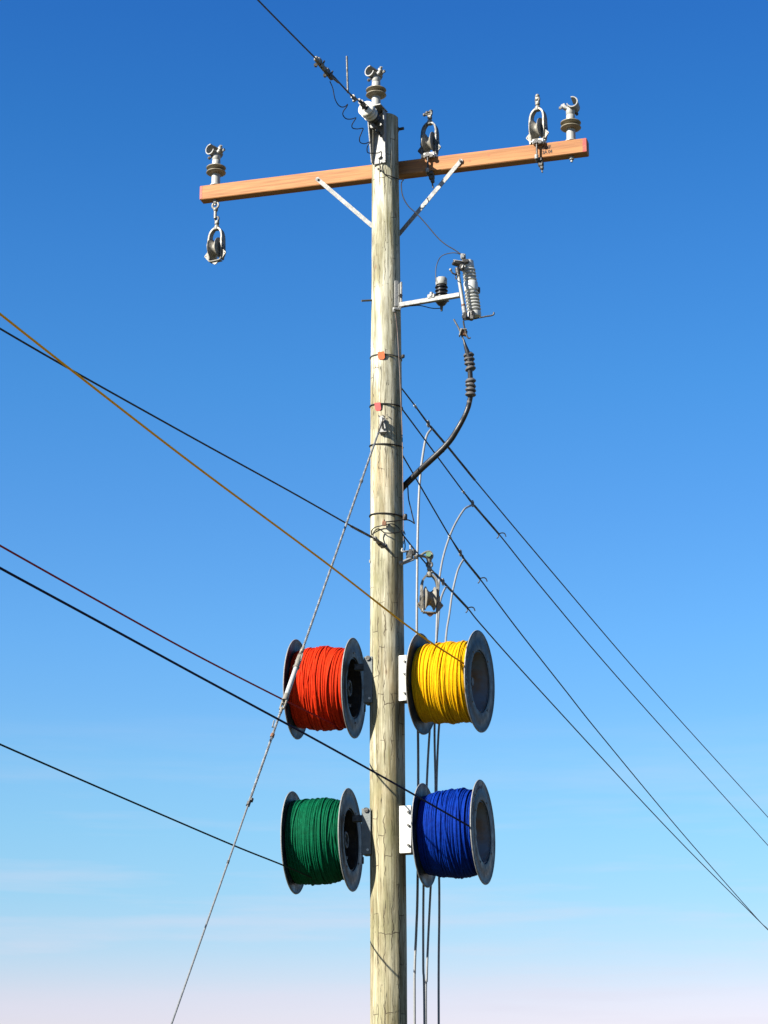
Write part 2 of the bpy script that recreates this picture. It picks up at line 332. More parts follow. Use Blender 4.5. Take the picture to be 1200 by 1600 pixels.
# ------------------------------------------------------------------ the pole
def pcx(py): return 601.6 + (py - 200) / 1300 * 5.3
def pw(py): return np.interp(py, [170, 480, 620, 860, 1100, 1500, 1700], [41, 45.5, 48.8, 52, 54, 57.5, 58.5])
pys = np.linspace(176, 1700, 40)
pc = np.array([P(pcx(y), y, 0.0) for y in pys])
pr = np.array([pw(y) / 2 * ((c[1] - CAM[1]) * cP + (c[2] - CAM[2]) * sP) / FPX for y, c in zip(pys, pc)])
ZT = P(602, 176.5, -.1)[2]
def pole_at(z):   # centre x and radius at a height
    return np.interp(z, pc[::-1, 2], pc[::-1, 0]), np.interp(z, pc[::-1, 2], pr[::-1])
pol = MB(); nr, ns = 520, 72; vs = []
for i in range(nr):
    z = ZT * i / (nr - 1); cx, r = pole_at(max(z, pc[-1, 2])); r += max(0, pc[-1, 2] - z) * .008
    for k in range(ns):
        a = 2 * math.pi * k / ns; ca, sa = math.cos(a), math.sin(a)
        q = noise.noise((ca * 1.3, sa * 1.3, z * .55)) * .0055 + noise.noise((ca * 4, sa * 4, z * 1.3 + 9)) * .0018 + max(0, noise.noise((ca * 9, sa * 9, z * .35 + 4)) - .25) * -.006
        vs.append((cx + ca * (r + q), sa * (r + q), z))
    if i == nr - 1: pass
fs = [(i * ns + k, i * ns + (k + 1) % ns, (i + 1) * ns + (k + 1) % ns, (i + 1) * ns + k) for i in range(nr - 1) for k in range(ns)]
top = len(vs)
cxt, rt = pole_at(ZT)
for k in range(ns):
    a = 2 * math.pi * k / ns; vs.append((cxt + math.cos(a) * (rt - .008), math.sin(a) * (rt - .008), ZT + .006))
fs += [((nr - 1) * ns + k, (nr - 1) * ns + (k + 1) % ns, top + (k + 1) % ns, top + k) for k in range(ns)] + [tuple(top + k for k in range(ns))]
pol.add(vs, fs)
pole = solid('utility_pole', pol, M['pole'], 'tall round weathered pine pole carrying the crossarm and the four cord reels', 'utility pole', (0.03, 0, 0))
def rod(a, b, r, n=8): return MB().tube([a, b], r, n)
a = P(618, 203, 0.0); part('through_bolt', rod(a, P(631, 200.5, -.02), .012).nut(P(622, 202.5, -.01), (1, 0, 0), .02, .012), M['black_steel'], pole, True)
part('through_bolt', rod(P(585, 469, -.02), P(565, 470, -.06), .008), M['galv_dark'], pole, True)
part('through_bolt', rod(P(583, 877, -.02), P(577.5, 877, -.03), .012), M['galv'], pole, True)
part('bolt_hole', MB().lathe([(.001, .003), (.009, .003), (.010, -.004)], P(591.5, 264, -.1045), (-.2, -1, 0), 12), M['wire'], pole, True)

# ------------------------------------------------------------------ crossarm
A0 = P(602, 276.3, .125)
lo, hi = None, None
hz = A0[2]
Lb = PZ(310.8, 312, hz); Rb = PZ(918, 237.3, hz)
ARM_PHI = math.atan2(Lb[1] - Rb[1], Rb[0] - Lb[0])
ad = nrm(Rb - Lb); an = np.array([ad[1], -ad[0], 0.0])      # an points to the viewer
if an[1] > 0: an = -an
AH, AD = .118, .088
ARM_LEN = float(np.linalg.norm(Rb - Lb)); Mid = (Lb + Rb) / 2
AC = Mid - an * AD / 2 + V(0, 0, AH / 2)                     # beam centre
arm = thing('crossarm', 'orange fir crossarm bolted across the pole top with red painted ends', 'crossarm', AC, -ARM_PHI)
part('beam', MB().box((0, 0, 0), (ARM_LEN - .006, AD, AH), bev=.006), M['fir'], arm)
for s, w_ in ((-1, .019), (1, .030)):
    part('painted_end', MB().box((s * (ARM_LEN / 2 - .006 - w_ / 2), -AD / 2 - .0002, 0), (w_, .002, AH - .010), bev=.0008), M['redcap'], arm)
AR = rotz(-ARM_PHI)
def armp(t, dn=0.0, dz=0.0): return AC + AR @ V(t, -dn, dz)    # t along, dn towards viewer, dz up from beam centre
def arm_t(px, dz=AH / 2, dn=0.0):                              # arm station whose point shows at column px
    lo, hi = -1.8, 1.8
    for _ in range(40):
        m = (lo + hi) / 2; q = armp(m, dn, dz) - CAM
        x = 600 + FPX * q[0] / (q[1] * cP + q[2] * sP)
        if x < px: lo = m
        else: hi = m
    return lo
fn = AD / 2
def strap(p0, p1, w=.032, th=.007, nrml=None):
    d = nrm(p1 - p0); L = np.linalg.norm(p1 - p0); nn = nrm(nrml); s = np.cross(d, nn)
    mb = MB(); out = [(-L / 2, -w / 2), (L / 2, -w / 2), (L / 2 + w * .3, 0), (L / 2, w / 2), (-L / 2, w / 2), (-L / 2 - w * .3, 0)]
    mb.plate(out, th, (p0 + p1) / 2, d, s); return mb
pn = np.array([an[0], an[1], 0])
for (ax_, ay_, bx_, by_) in ((495, 279, 581, 352), (721, 250, 621, 366)):
    A_ = armp(0, 0, 0); pA = None
    # point on the beam face
    q = PV(ax_, ay_, armp(0, fn + .007), ad); e = PV(bx_, by_, armp(0, fn + .004), ad)
    e = e + (-an) * (.02 if ax_ < 600 else .02)
    br_ = part('brace', strap(q, e, nrml=an), M['galv'], arm, True)
    d_ = nrm(e - q)
    part('bolt', MB().nut(q + d_ * .012 + an * .009, an, .010, .010), M['galv_dark'], br_, True, root=arm)
# stamped marking
def text(name, s, size, loc, parent, X, Zup, m, xs=1.0):
    cu = bpy.data.curves.new(name, 'FONT'); cu.body = s; cu.size = size; cu.extrude = .0006; cu.offset = .0009; cu.space_character = .92
    to = bpy.data.objects.new(name, cu); COL.objects.link(to)
    dg = bpy.context.evaluated_depsgraph_get(); me = bpy.data.meshes.new_from_object(to.evaluated_get(dg)); bpy.data.objects.remove(to)
    Y = np.asarray(Zup, float); X = np.asarray(X, float); Z = np.cross(X, Y)
    Mx = Matrix(((X[0], Y[0], Z[0], loc[0]), (X[1], Y[1], Z[1], loc[1]), (X[2], Y[2], Z[2], loc[2]), (0, 0, 0, 1)))
    me.transform(Matrix.Diagonal((xs, 1, 1, 1))); me.transform(Mx); o = bpy.data.objects.new(name, me); COL.objects.link(o); o.parent = parent; me.materials.clear(); me.materials.append(m); return o
tt = arm_t(846.5, .02, fn)
text('stamped_marking', 'C100F', .040, (tt, -AD / 2 - .0012, .006), arm, (1, 0, 0), (0, 0, 1), M['ink'], .68)
text('stamped_marking', '3A 04', .038, (tt + .003, -AD / 2 - .0012, -.031), arm, (1, 0, 0), (0, 0, 1), M['ink'], .88)

# ------------------------------------------------------------------ post insulators
def make_insulator(label, loc, rz):
    t = thing('post_insulator', label, 'insulator', loc, rz, 'post insulators with open wire clamps')
    b = MB(); b.lathe([(.001, 0), (.046, 0), (.046, .008), (.035, .014), (.034, .10), (.031, .12), (.031, .125)], n=28)
    b.lathe([(.031, .16), (.033, .175), (.033, .215), (.029, .222), (.033, .228), (.033, .262), (.001, .264)], n=28)
    part('post', b, M['porc'], t)
    s = MB()
    for z in (.112, .152):
        s.lathe([(.033, z - .012), (.055, z - .010), (.074, z - .003), (.078, z + .002), (.076, z + .007), (.05, z + .016), (.034, z + .022)], n=36)
    part('sheds', s, M['shed'], t)
    c = MB()                         # open saddle: a trough with its opening up to the right
    R0, R1, L = .036, .044, .115; o = V(-.022, 0, .305); a0, a1 = R_(78), R_(345); nn = 22; vs = []
    for r in (R0, R1):
        for y in (-L / 2, L / 2):
            for k in range(nn + 1):
                a = a0 + (a1 - a0) * k / nn; vs.append(o + V(r * math.cos(a), y, r * math.sin(a)))
    m1 = nn + 1; fs = []
    for k in range(nn):
        fs += [(k, k + 1, m1 + k + 1, m1 + k), (2 * m1 + k, 3 * m1 + k, 3 * m1 + k + 1, 2 * m1 + k + 1), (k, 2 * m1 + k, 2 * m1 + k + 1, k + 1), (m1 + k, m1 + k + 1, 3 * m1 + k + 1, 3 * m1 + k)]
    fs += [(0, m1, 3 * m1, 2 * m1), (nn, 2 * m1 + nn, 3 * m1 + nn, m1 + nn)]
    c.add(vs, fs)
    c.lathe([(.028, 0), (.034, .012), (.030, .03)], (-.003, 0, .248), (0, 0, 1), 16)
    c.box((.030, 0, .282), (.05, .05, .028), rotz(0) @ np.array([[.82, 0, -.57], [0, 1, 0], [.57, 0, .82]]), .006)
    cl = part('clamp', c, M['galv'], t)
    k = MB(); k.box((.050, -.006, .305), (.022, .044, .034), np.array([[.8, 0, -.6], [0, 1, 0], [.6, 0, .8]]), .005).nut((.062, -.02, .316), (.6, -.3, .7), .012, .02).nut((.075, .0, .290), (1, 0, .2), .011, .02)
    part('keeper', k, M['galv'], t)
    bl = MB().tube([(.02, -.02, .262), (-.055, -.035, .240)], .008, 8).nut((-.045, -.033, .243), (1, .2, .3), .013, .012)
    part('bolt', bl, M['galv_dark'], t)
    st = MB().tube([(0, 0, -.001), (0, 0, -.165)], .009, 8).nut((0, 0, -.138), (0, 0, 1), .019, .016).nut((0, 0, -.127), (0, 0, 1), .024, .005)
    part('mounting_stud', st, M['galv'], t)
    return t
ins = make_insulator('grey post insulator with two brown sheds on the far left end of the crossarm', armp(arm_t(337), 0, AH / 2 + .002), R_(-38))

# ------------------------------------------------------------------ pole top bracket
BN = nrm(V(-.40, -.916, 0)); BS = V(.916, -.40, 0)                # outward normal, sideways right
cxb, rb = pole_at(P(601, 205, 0)[2])
PCB = V(cxb, 0, 0)
zt_ = P(593, 166, -.2)[2]; zb_ = P(592, 251, -.13)[2]
bkt = thing('pole_top_bracket', 'pale galvanised channel bracket with a shelf bolted to the pole top', 'bracket', V(cxb, 0, zb_) + BN * (rb + .005))
off = rb + .006
ctr = lambda s, n, z: PCB + BS * s + BN * n + V(0, 0, z)
Mb = np.array([BS, -BN, V(0, 0, 1)]).T
part('back_plate', MB().box(ctr(0, off, (zb_ + zt_) / 2 - .01), (.105, .008, zt_ - zb_ + .0), Mb, .002), M['galv'], bkt, True)
H = zt_ - zb_
for s in (-1, 1):
    g_ = MB(); out = [(0.004, 0), (.022, 0), (.085, H * .72), (.10, H - .012), (.004, H - .012)] if s < 0 else [(.004, 0), (.020, 0), (.045, H * .7), (.06, H - .012), (.004, H - .012)]
    g_.plate(out, .007, ctr(s * .056, off, zb_), BN, (0, 0, 1)); part('side_gusset', g_, M['galv'], bkt, True)
part('shelf', MB().box(ctr(0, off + .055, zt_), (.128, .14, .010), Mb, .002), M['galv'], bkt, True)
part('bolt', MB().nut(ctr(.005, off + .012, zb_ + .045), BN, .017, .018), M['galv'], bkt, True)
part('bolt', MB().nut(ctr(.012, off + .008, zb_ + .22), BN, .011, .010), M['black_steel'], bkt, True)
part('eye_bolt', MB().tube([ctr(.0, off, zt_ - .175), ctr(0, off + .06, zt_ - .175)], .010).ring(ctr(0, off + .08, zt_ - .175), BS, .022, .008), M['galv_dark'], bkt, True)
dup(ins, ctr(-.003, off + .055, zt_ + .0055), R_(-38), 'grey post insulator with two brown sheds standing on the pole top bracket')
dup(ins, armp(arm_t(892.5), 0, AH / 2 + .002), R_(166), 'grey post insulator on the right end of the crossarm, its open hook turned right')

# ------------------------------------------------------------------ stringing blocks
def make_block(label, loc, rz):
    t = thing('stringing_block', label, 'pulley', loc, rz, 'stringing block pulleys')
    zc = .102
    sh = MB(); prof = [(.016, -.038), (.078, -.038), (.085, -.035), (.085, -.032), (.074, -.027), (.060, -.018), (.051, -.008), (.049, 0)]
    prof += [(r, -h) for r, h in prof[::-1][1:]]
    sh.lathe(prof, (0, 0, zc), (1, 0, 0), 40); sp = part('sheave', sh, M['cast'], t)
    ax = MB().tube([(-.068, 0, zc), (.068, 0, zc)], .011, 10); 
    for s in (-1, 1): ax.nut((s * .066, 0, zc), (1, 0, 0), .022, .012)
    part('axle', ax, M['galv_dark'], t)
    for s in (-1, 1):
        a_ = MB(); path = smooth([(s * .054, 0, .004), (s * .057, 0, .07), (s * .058, 0, .15), (s * .056, 0, .205), (s * .045, 0, .243), (s * .024, 0, .268), (s * .010, 0, .275)], 5)
        wd = np.interp(path[:, 2], [0, .06, .12, .19, .25, .28], [.036, .054, .064, .056, .044, .034]); th = .013; vs = []
        for i, p in enumerate(path):
            tg = nrm(path[min(i + 1, len(path) - 1)] - path[max(i - 1, 0)]); nx = nrm(np.cross(tg, (0, 1, 0)))
            for q, r in ((-1, -1), (1, -1), (1, 1), (-1, 1)): vs.append(p + nx * q * th / 2 + V(0, r * wd[i] / 2, 0))
        fs = [(i * 4 + k, i * 4 + (k + 1) % 4, i * 4 + 4 + (k + 1) % 4, i * 4 + 4 + k) for i in range(len(path) - 1) for k in range(4)] + [(3, 2, 1, 0), tuple(len(vs) - 4 + k for k in range(4))]
        a_.add(vs, fs)
        for z in (.165,): a_.box((s * .063, -.005, z), (.008, .05, .03), bev=.003)
        part('side_arm', a_, M['cast'], t)
        e = MB(); pts = [(.050, .03), (.062, .082), (.074, .078), (.094, .056), (.096, .048), (.090, .040), (.066, .012), (.050, .004)]
        e.plate([(s * x, z) for x, z in pts], .010, (0, -.012, 0), (1, 0, 0), (0, 0, 1)); eo = part('ear', e, M['cast'], t)
        part('rivet', MB().nut((s * .084, -.018, .050), (0, 1, 0), .005, .006), M['galv_dark'], eo)
    bt = MB().tube(smooth([(-.054, -.02, .02), (-.052, -.022, .004), (-.035, -.022, -.004), (.035, -.022, -.004), (.052, -.022, .004), (.054, -.02, .02)], 4), .0065, 8)
    bt.box((0, .0, -.003), (.098, .034, .008), bev=.002); part('bottom_bar', bt, M['cast'], t)
    e = MB().plate([(-.035, -.006), (.035, -.006), (.012, -.028), (0, -.034), (-.012, -.028)], .009, (0, -.012, 0)); part('ear', e, M['cast'], t)
    c = MB().lathe([(.001, .262), (.020, .262), (.023, .27), (.021, .292), (.014, .298), (.012, .306), (.001, .308)], n=16)
    c.ball((0, 0, .318), .019); part('swivel', c, M['cast'], t)
    k = MB().ring((0, 0, .352), (.35, 1, 0), .020, .008, 18, 8).box((0, 0, .334), (.03, .022, .018), bev=.004)
    part('eye', k, M['galv_dark'], t)
    return t
def mount(root, armloc_t, tail):
    # clamp bracket that holds an upright block on the beam, in the block's own frame but world-built
    b = MB(); b.box(armp(armloc_t, .0, AH / 2 + .022), (.125, .10, .012), AR, .004)
    for s in (-1, 1): b.box(armp(armloc_t + s * .055, 0, AH / 2 + .009), (.012, .10, .016), AR, .002)
    b.box(armp(armloc_t + .01, fn + .016, AH / 2 + .008), (.085, .028, .04), AR, .004)
    pb = part('mounting_plate', b, M['white'], root, True)
    part('bolt', MB().nut(armp(armloc_t + .0, fn + .034, AH / 2 + .006), an, .02, .018).nut(armp(armloc_t + .03, fn + .034, AH / 2 - .006), an, .017, .02).nut(armp(armloc_t - .018, fn + .034, AH / 2 - .004), an, .012, .016), M['black_steel'], pb, True, root=root)
    r_ = MB().tube([armp(armloc_t, fn + .03, AH / 2), armp(armloc_t, fn + .026, -AH / 2 - .02)], .0075, 8)
    part('clamp_rod', r_, M['black_steel'], root, True)
    q = MB().lathe([(.001, 0), (.014, 0), (.016, .03), (.012, .034), (.001, .034)], armp(armloc_t - .003, fn + .028, -AH / 2 - .02), (0, 0, 1), 12)
    part('sleeve', q, M['galv'], root, True)
    k = MB(); p0 = armp(armloc_t + .012, fn - .006, -AH / 2 - .018)
    k.box(p0, (.05, .05, .03), AR, .006)
    k.box(p0 + V(.010, 0, -.032), (.042, .035, .04), AR, .008).box(p0 + V(.016, 0, -.062), (.028, .03, .03), AR, .006)
    k.tube([p0, p0 + V(.02, 0, -tail)], .006, 8)
    part('lower_clamp', k, M['black_steel'], root, True)
tL = arm_t(337.5)
lb_ = make_block('cast stringing block hanging from the left end of the crossarm', P(337.5, 408, armp(tL)[1]), R_(-27))
hk = MB(); zt0 = armp(tL, 0, -AH / 2)
bz = lb_['_w'][2]; topz = zt0[2]
hk.ring((zt0[0], zt0[1], topz - .045), (.4, 1, 0), .026, .009, 18, 8).tube([zt0, zt0 - V(0, 0, .03)], .010).ball((zt0[0] + .002, zt0[1], topz - .082), .019)
hk.tube([(zt0[0], zt0[1], topz - .08), (zt0[0], zt0[1], bz + .36)], .012)
part('hanging_shackle', hk, M['cast'], lb_, True)
for px, ang, lab, tail in ((672, -24, 'stringing block with shade-darkened sides standing upright on the crossarm beside the pole', .12), (841.5, -32, 'pale stringing block standing upright on the crossarm beside the right insulator', .10)):
    tb = arm_t(px); L0 = armp(tb, .0, AH / 2 + .034)
    nb = thing('stringing_block', lab, 'pulley', L0, R_(ang), 'stringing block pulleys')
    for ch in list(lb_.children):
        if ch.name.startswith('hanging_shackle'): continue
        c = ch.copy(); COL.objects.link(c); c.parent = nb
        for g_ in ch.children: d = g_.copy(); COL.objects.link(d); d.parent = c
    mount(nb, tb, tail)
    if px < 700:
        for c in nb.children:
            if c.name.startswith(('side_arm', 'ear')): c.data = c.data.copy(); c.data.materials.clear(); c.data.materials.append(M['galv_dark'])  # darker metal paints the pole's shadow onto side arms and ears
        part('top_shackle', MB().ball((-.045, 0, .355), .014).ball((-.022, 0, .366), .015).tube([(-.045, 0, .352), (.012, 0, .352)], .008).ball((.01, 0, .372), .015), M['galv_dark'], nb)
    else:
        part('top_shackle', MB().box((-.002, 0, .37), (.036, .022, .04), bev=.009).ball((.0, 0, .385), .017), M['cast'], nb)
# lower block on its hanger
hy = -.03
lw = thing('stringing_block', 'stringing block with a rusty bottom ear hanging from the hooked bracket at mid pole', 'pulley', P(671.5, 957, hy), R_(10), 'stringing block pulleys')
for ch in list(lb_.children):
    if ch.name.startswith('hanging_shackle'): continue
    c = ch.copy(); COL.objects.link(c); c.parent = lw
    if ch.name.startswith('ear') and not ch.children:
        c.data = c.data.copy(); c.data.materials.clear(); c.data.materials.append(M['rust']); c['label'] = 'rusty bottom ear'
    for g_ in ch.children: d = g_.copy(); COL.objects.link(d); d.parent = c
# hanger: clamp pieces at the pole and a clevis holding the block
hA = P(640, 868, -.09); hB = P(664, 868, -.06); hC = P(671, 868, hy)
hg = thing('hanger_bracket', 'small hooked clamp bracket on the right side of the pole holding the lower stringing block', 'bracket', hA)
c = MB().box(P(640, 868, -.095), (.05, .05, .05), None, .01).box(P(646, 863, -.10), (.03, .03, .045), rotz(.5), .006).nut(P(650, 870, -.10), (1, -.3, 0), .018, .026).nut(P(641, 861, -.11), (0, -1, 0), .015, .02)
part('clamp_body', c, M['galv_dark'], hg, True)
c = MB().tube(smooth([P(629, 857, -.12), P(628, 861, -.125), P(632, 862, -.125), P(637, 861, -.11)], 5), .0075).tube([P(641, 852, -.10), P(642, 864, -.10)], .007)
part('hook', c, M['galv'], hg, True)
c = MB().tube([P(627, 879, -.13), P(645, 871, -.10)], .010).ball(P(626.5, 879.5, -.13), .015).tube([P(630, 881, -.12), P(647, 874, -.10)], .007)
part('clamp_bolt', c, M['galv'], hg, True)
c = MB(); c.tube(smooth([P(650, 869, -.08), P(657, 868, -.07), P(664, 863.5, -.05), P(671, 862, -.04), P(675, 866, -.04), P(675, 871, -.04), P(671, 873.5, -.04), P(664, 870, -.05), P(656, 868.5, -.07)], 5), .009)
part('clevis', c, M['cast'], hg, True)
part('clevis_pin', MB().lathe([(.001, -.03), (.019, -.03), (.019, .02), (.001, .02)], P(669.5, 867.5, -.045), (0, 1, 0), 14), M['green_bolt'], hg, True)
c = MB().lathe([(.022, 0), (.020, -.03), (.012, -.045), (.010, -.075)], P(670.5, 869, hy), (0, 0, 1), 14)
part('link', c, M['cast'], hg, True)

# ------------------------------------------------------------------ top left overhead line with strain insulator
TA = ctr(0, off + .09, zt_ - .175)
tq = lambda px, py: PV(px, py, TA, BN)
st0 = tq(588, 190); st1 = tq(571, 168.5)
sax = nrm(st1 - st0); slen = float(np.linalg.norm(st1 - st0))
si = thing('strain_insulator', 'white bell strain insulator between the pole top bracket and the upper left line', 'insulator', st0)
c = MB(); c.lathe([(.001, 0), (.03, 0), (.034, slen * .35), (.03, slen), (.001, slen)], st0, sax, 24)
part('core', c, M['black_steel'], si, True)
for f_, r_, mt_ in ((.10, .050, 'black_steel'), (.32, .052, 'black_steel'), (.54, .057, 'white'), (.76, .060, 'white'), (.97, .062, 'white')):
    h0 = slen * f_
    part('shed', MB().lathe([(.028, h0 - .014), (r_ - .002, h0 - .008), (r_, h0), (r_ - .008, h0 + .008), (.028, h0 + .014)], st0, sax, 36), M[mt_], si, True)
part('end_fitting', MB().tube([TA, st0], .011).nut(TA + sax * .03, BN, .022, .03), M['galv_dark'], si, True)
part('end_fitting', MB().tube([st1, st1 + sax * .12], .012).nut(st1 + sax * .06, sax, .022, .05).box(st1 + sax * .03, (.03, .03, .05), None, .005), M['black_steel'], si, True)
wl = [st1 + sax * .08] + [tq(*p) for p in ((545, 145), (520, 118), (500, 98), (470, 68), (403, 0), (340, -66))]
ext = wl[-1] + (wl[-1] - wl[-3]) * 4; wl.append(ext)
wl = smooth(wl, 6)
ol = solid('overhead_line', MB().tube(wl, .0058, 8), M['alu'], 'dark line leaving the pole top towards the upper left, with clamps and an upright rod', 'overhead line', wl[0])
c = MB(); twist(c, [tq(549, 149.5), tq(556, 156.5)], .007, .007, 12, 2); part('dead_end_grip', c, M['galv_dark'], ol, True)
for (px, py, s) in ((500, 102, 1.0), (513, 118, .8)):
    q = tq(px, py); c = MB(); Mw = np.array([sax, nrm(np.cross((0, 0, 1), sax)), np.cross(sax, nrm(np.cross((0, 0, 1), sax)))]).T
    c.box(q + V(0, 0, .012), (.16 * s, .028, .035), Mw, .006).box(q + V(-.01, 0, .035), (.05 * s, .04, .035), Mw, .006).nut(q + V(.02, -.02, -.012), (0, 0, 1), .013, .03).nut(q + V(-.02, 0, .05), (0, 0, 1), .011, .03)
    cw = part('wire_clamp', c, M['cast'] if s == 1 else M['galv_dark'], ol, True)
    part('clamp_bolt', MB().tube([q + V(.01, -.02, -.03), q + V(.03, .02, .045)], .007).nut(q + V(-.03 * s, -.02, -.01), (0, 1, 0), .014, .02), M['black_steel'], cw, True, root=ol)
c = MB().tube([tq(514, 115.5) + V(0, 0, -.008), tq(529, 128) + V(0, 0, -.004)], .009); part('armour_sleeve', c, M['black_steel'], ol, True)
part('upright_rod', MB().tube([tq(543.5, 145), PV(541.8, 88, tq(543.5, 145), BN * -1 + V(0, 0, 0))], .0075, 8), M['galv_dark'], ol, True)
c = MB(); qb = tq(553, 153); c.nut(qb, sax, .017, .05).nut(qb + V(0, 0, -.02), (0, 0, 1), .012, .02); part('tension_clamp', c, M['cast'], ol, True)
cp = [(515.5, 127), (520, 138), (523, 153), (527.5, 162.5), (533, 167), (539, 166.5), (543, 163), (541.5, 167), (536.5, 174), (536, 180), (541, 185.5), (549, 186), (556, 184), (554, 188), (550, 195), (551, 200), (558, 201.5), (567, 200.5), (565.5, 206), (562, 215), (562.5, 222), (569, 224.5), (577, 222), (581.5, 219.5), (575, 227), (573.5, 234), (576, 239), (590, 239), (595.5, 237), (596, 243), (593, 247)]
yj = np.linspace(tq(513, 120)[1], ctr(-.03, off + .06, 0)[1], len(cp))
cj = smooth([P(x, y, yj[i]) for i, (x, y) in enumerate(cp)], 5)
solid('coiled_jumper_wire', MB().tube(cj, .0038, 6), M['wire'], 'thin kinked black jumper wire dangling under the upper left line', 'wire', cj[0])
cp = [(592.7, 249, -.125), (592.7, 254, -.117), (594, 261, -.114), (597, 268, -.113), (602, 272.5, -.113), (608, 274.5, -.112), (616, 277.5, -.105), (624, 280, -.09), (630.6, 280.5, -.10), (628, 284, -.11), (627, 291, -.12), (629.5, 307, -.14), (638, 322, -.155), (651, 334, -.17), (664, 348, -.19), (682.7, 370, -.23), (696, 381.8, -.26), (709.7, 390, -.28), (720.7, 397.5, -.30)]
cj = smooth([P(*q) for q in cp], 5)
solid('jumper_wire', MB().tube(cj, .0042, 6), M['wire'], 'long thin black jumper wire from the pole top bracket down to the fuse cutout', 'wire', cj[0])

# ------------------------------------------------------------------ cutout arm
b0 = P(625, 477, -.10); b1 = P(719, 461, -.29)
cb_ = thing('cutout_bracket', 'pale steel arm and back plate holding the fuse cutout off the pole', 'bracket', P(622, 480, -.10))
bd = nrm(b1 - b0); bu = nrm(np.cross(np.cross(bd, (0, 0, 1)), bd)); bs_ = np.cross(bd, bu); Mc = np.array([bd, -bs_, bu]).T
if np.linalg.det(Mc) < 0: Mc[:, 1] *= -1
part('arm_bar', MB().box((b0 + b1) / 2, (np.linalg.norm(b1 - b0), .034, .034), Mc, .003), M['galv'], cb_, True)
zc1, zc0 = P(620, 438, -.12)[2], P(620, 478, -.12)[2]
xx = P(621, 460, -.11)
part('back_plate', MB().box((P(619.5, 458, -.105)[0], -.108, (zc0 + zc1) / 2), (.030, .012, zc1 - zc0), rotz(R_(20)), .002).box((P(625, 460, -.08)[0], -.085, (zc0 + zc1) / 2 - .01), (.012, .07, zc1 - zc0), rotz(R_(20)), .002), M['galv'], cb_, True)
part('lower_lip', MB().box(P(620, 483, -.12), (.055, .03, .02), rotz(R_(20)), .003).box(P(615.5, 484, -.125), (.018, .015, .038), rotz(R_(20)), .003), M['galv'], cb_, True)
part('bolt', MB().nut(P(626, 462, -.12), (.4, -1, 0), .014, .014), M['black_steel'], cb_, True)
# clamp on the bar under the arrester
part('bar_clamp', MB().box(P(675, 464, -.20), (.06, .05, .035), Mc, .006).nut(P(674, 460, -.22), bu, .014, .03).box(P(690, 470, -.175), (.10, .06, .012), Mc, .003), M['galv'], cb_, True)
az = P(690, 484, -.165); aT = P(690, 434, -.165)
ar = thing('surge_arrester', 'small surge arrester with black sheds and a pale cap on the cutout arm', 'surge arrester', az)
Ha = aT[2] - az[2]
part('cap', MB().lathe([(.001, Ha), (.038, Ha - .004), (.043, Ha - .012), (.043, Ha - .055), (.040, Ha - .06)], az, n=28), M['porc'], ar, True)
pf = []
for k in range(4):
    h = Ha - .065 - k * .028; pf += [(.034, h), (.047, h - .010), (.048, h - .014), (.034, h - .020)]
part('sheds', MB().lathe(pf, az, n=28), M['rubber'], ar, True)
part('base', MB().lathe([(.046, Ha - .175), (.046, Ha - .19), (.028, Ha - .215), (.012, Ha - .225), (.008, -.01), (.001, -.01)], az, n=24), M['black_steel'], ar, True)
# fuse cutout
f0 = P(741.7, 494.5, -.30); f1 = P(731, 409, -.30); fx = nrm(f1 - f0); FL = float(np.linalg.norm(f1 - f0))
fc = thing('fuse_cutout', 'grey porcelain fuse cutout with ribbed insulator and slim fuse tube at the arm end', 'fuse cutout', f0)
pf = [(.001, -.005), (.046, -.005), (.050, .012), (.050, .032), (.040, .036)]
def rib(h, r=.052): return [(.036, h - .012), (r - .003, h - .008), (r, h - .003), (r - .003, h + .002), (.036, h + .007)]
for k in range(6): pf += rib(.055 + k * .025, .053)
pf += [(.038, .198), (.050, .202), (.052, .215), (.052, .262), (.049, .27), (.038, .272)]
for k in range(4): pf += rib(.290 + k * .025, .050)
pf += [(.036, .38), (.042, .385), (.042, FL), (.030, FL + .008), (.001, FL + .01)]
part('insulator', MB().lathe(pf, f0, fx, 36), M['cutout_porc'], fc, True)
part('rear_clamp', MB().box(P(746.5, 454, -.27), (.035, .05, .045), None, .008), M['black_steel'], fc, True)
g1 = P(715, 423, -.38); g0 = P(726, 489, -.38)
ft = part('fuse_tube', MB().tube([g0, g1], .013, 14), M['porc'], fc, True)
part('end_ferrule', MB().tube([g0 - V(0, 0, .0), g0 + nrm(g1 - g0) * .05], .0165, 14), M['galv'], ft, True, root=fc)
part('rust_band', MB().tube([g0 + nrm(g1 - g0) * .055, g0 + nrm(g1 - g0) * .066], .0155, 14), M['rust'], ft, True, root=fc)
part('end_ferrule', MB().tube([g1 - nrm(g1 - g0) * .03, g1 + nrm(g1 - g0) * .022], .017, 14), M['black_steel'], ft, True, root=fc)
part('pull_ring', MB().tube(smooth([P(704, 411.5 + 10, -.40), P(707.5, 427, -.40), P(714, 429, -.39)], 4), .006).ring(P(713.5, 431, -.41), (1, .4, 0), .024, .004, 16, 6), M['black_steel'], ft, True, root=fc)
part('ring_tip', MB().ball(P(704, 421.5, -.40), .011), M['galv'], ft, True, root=fc)
part('top_contact', MB().box(P(716, 412.5, -.36), (.085, .06, .022), rotz(.3) @ np.array([[.98, 0, .17], [0, 1, 0], [-.17, 0, .98]]), .006).box(P(727, 410, -.33), (.05, .07, .03), None, .006).box(P(721.5, 418, -.37), (.03, .03, .05), None, .006), M['black_steel'], fc, True)
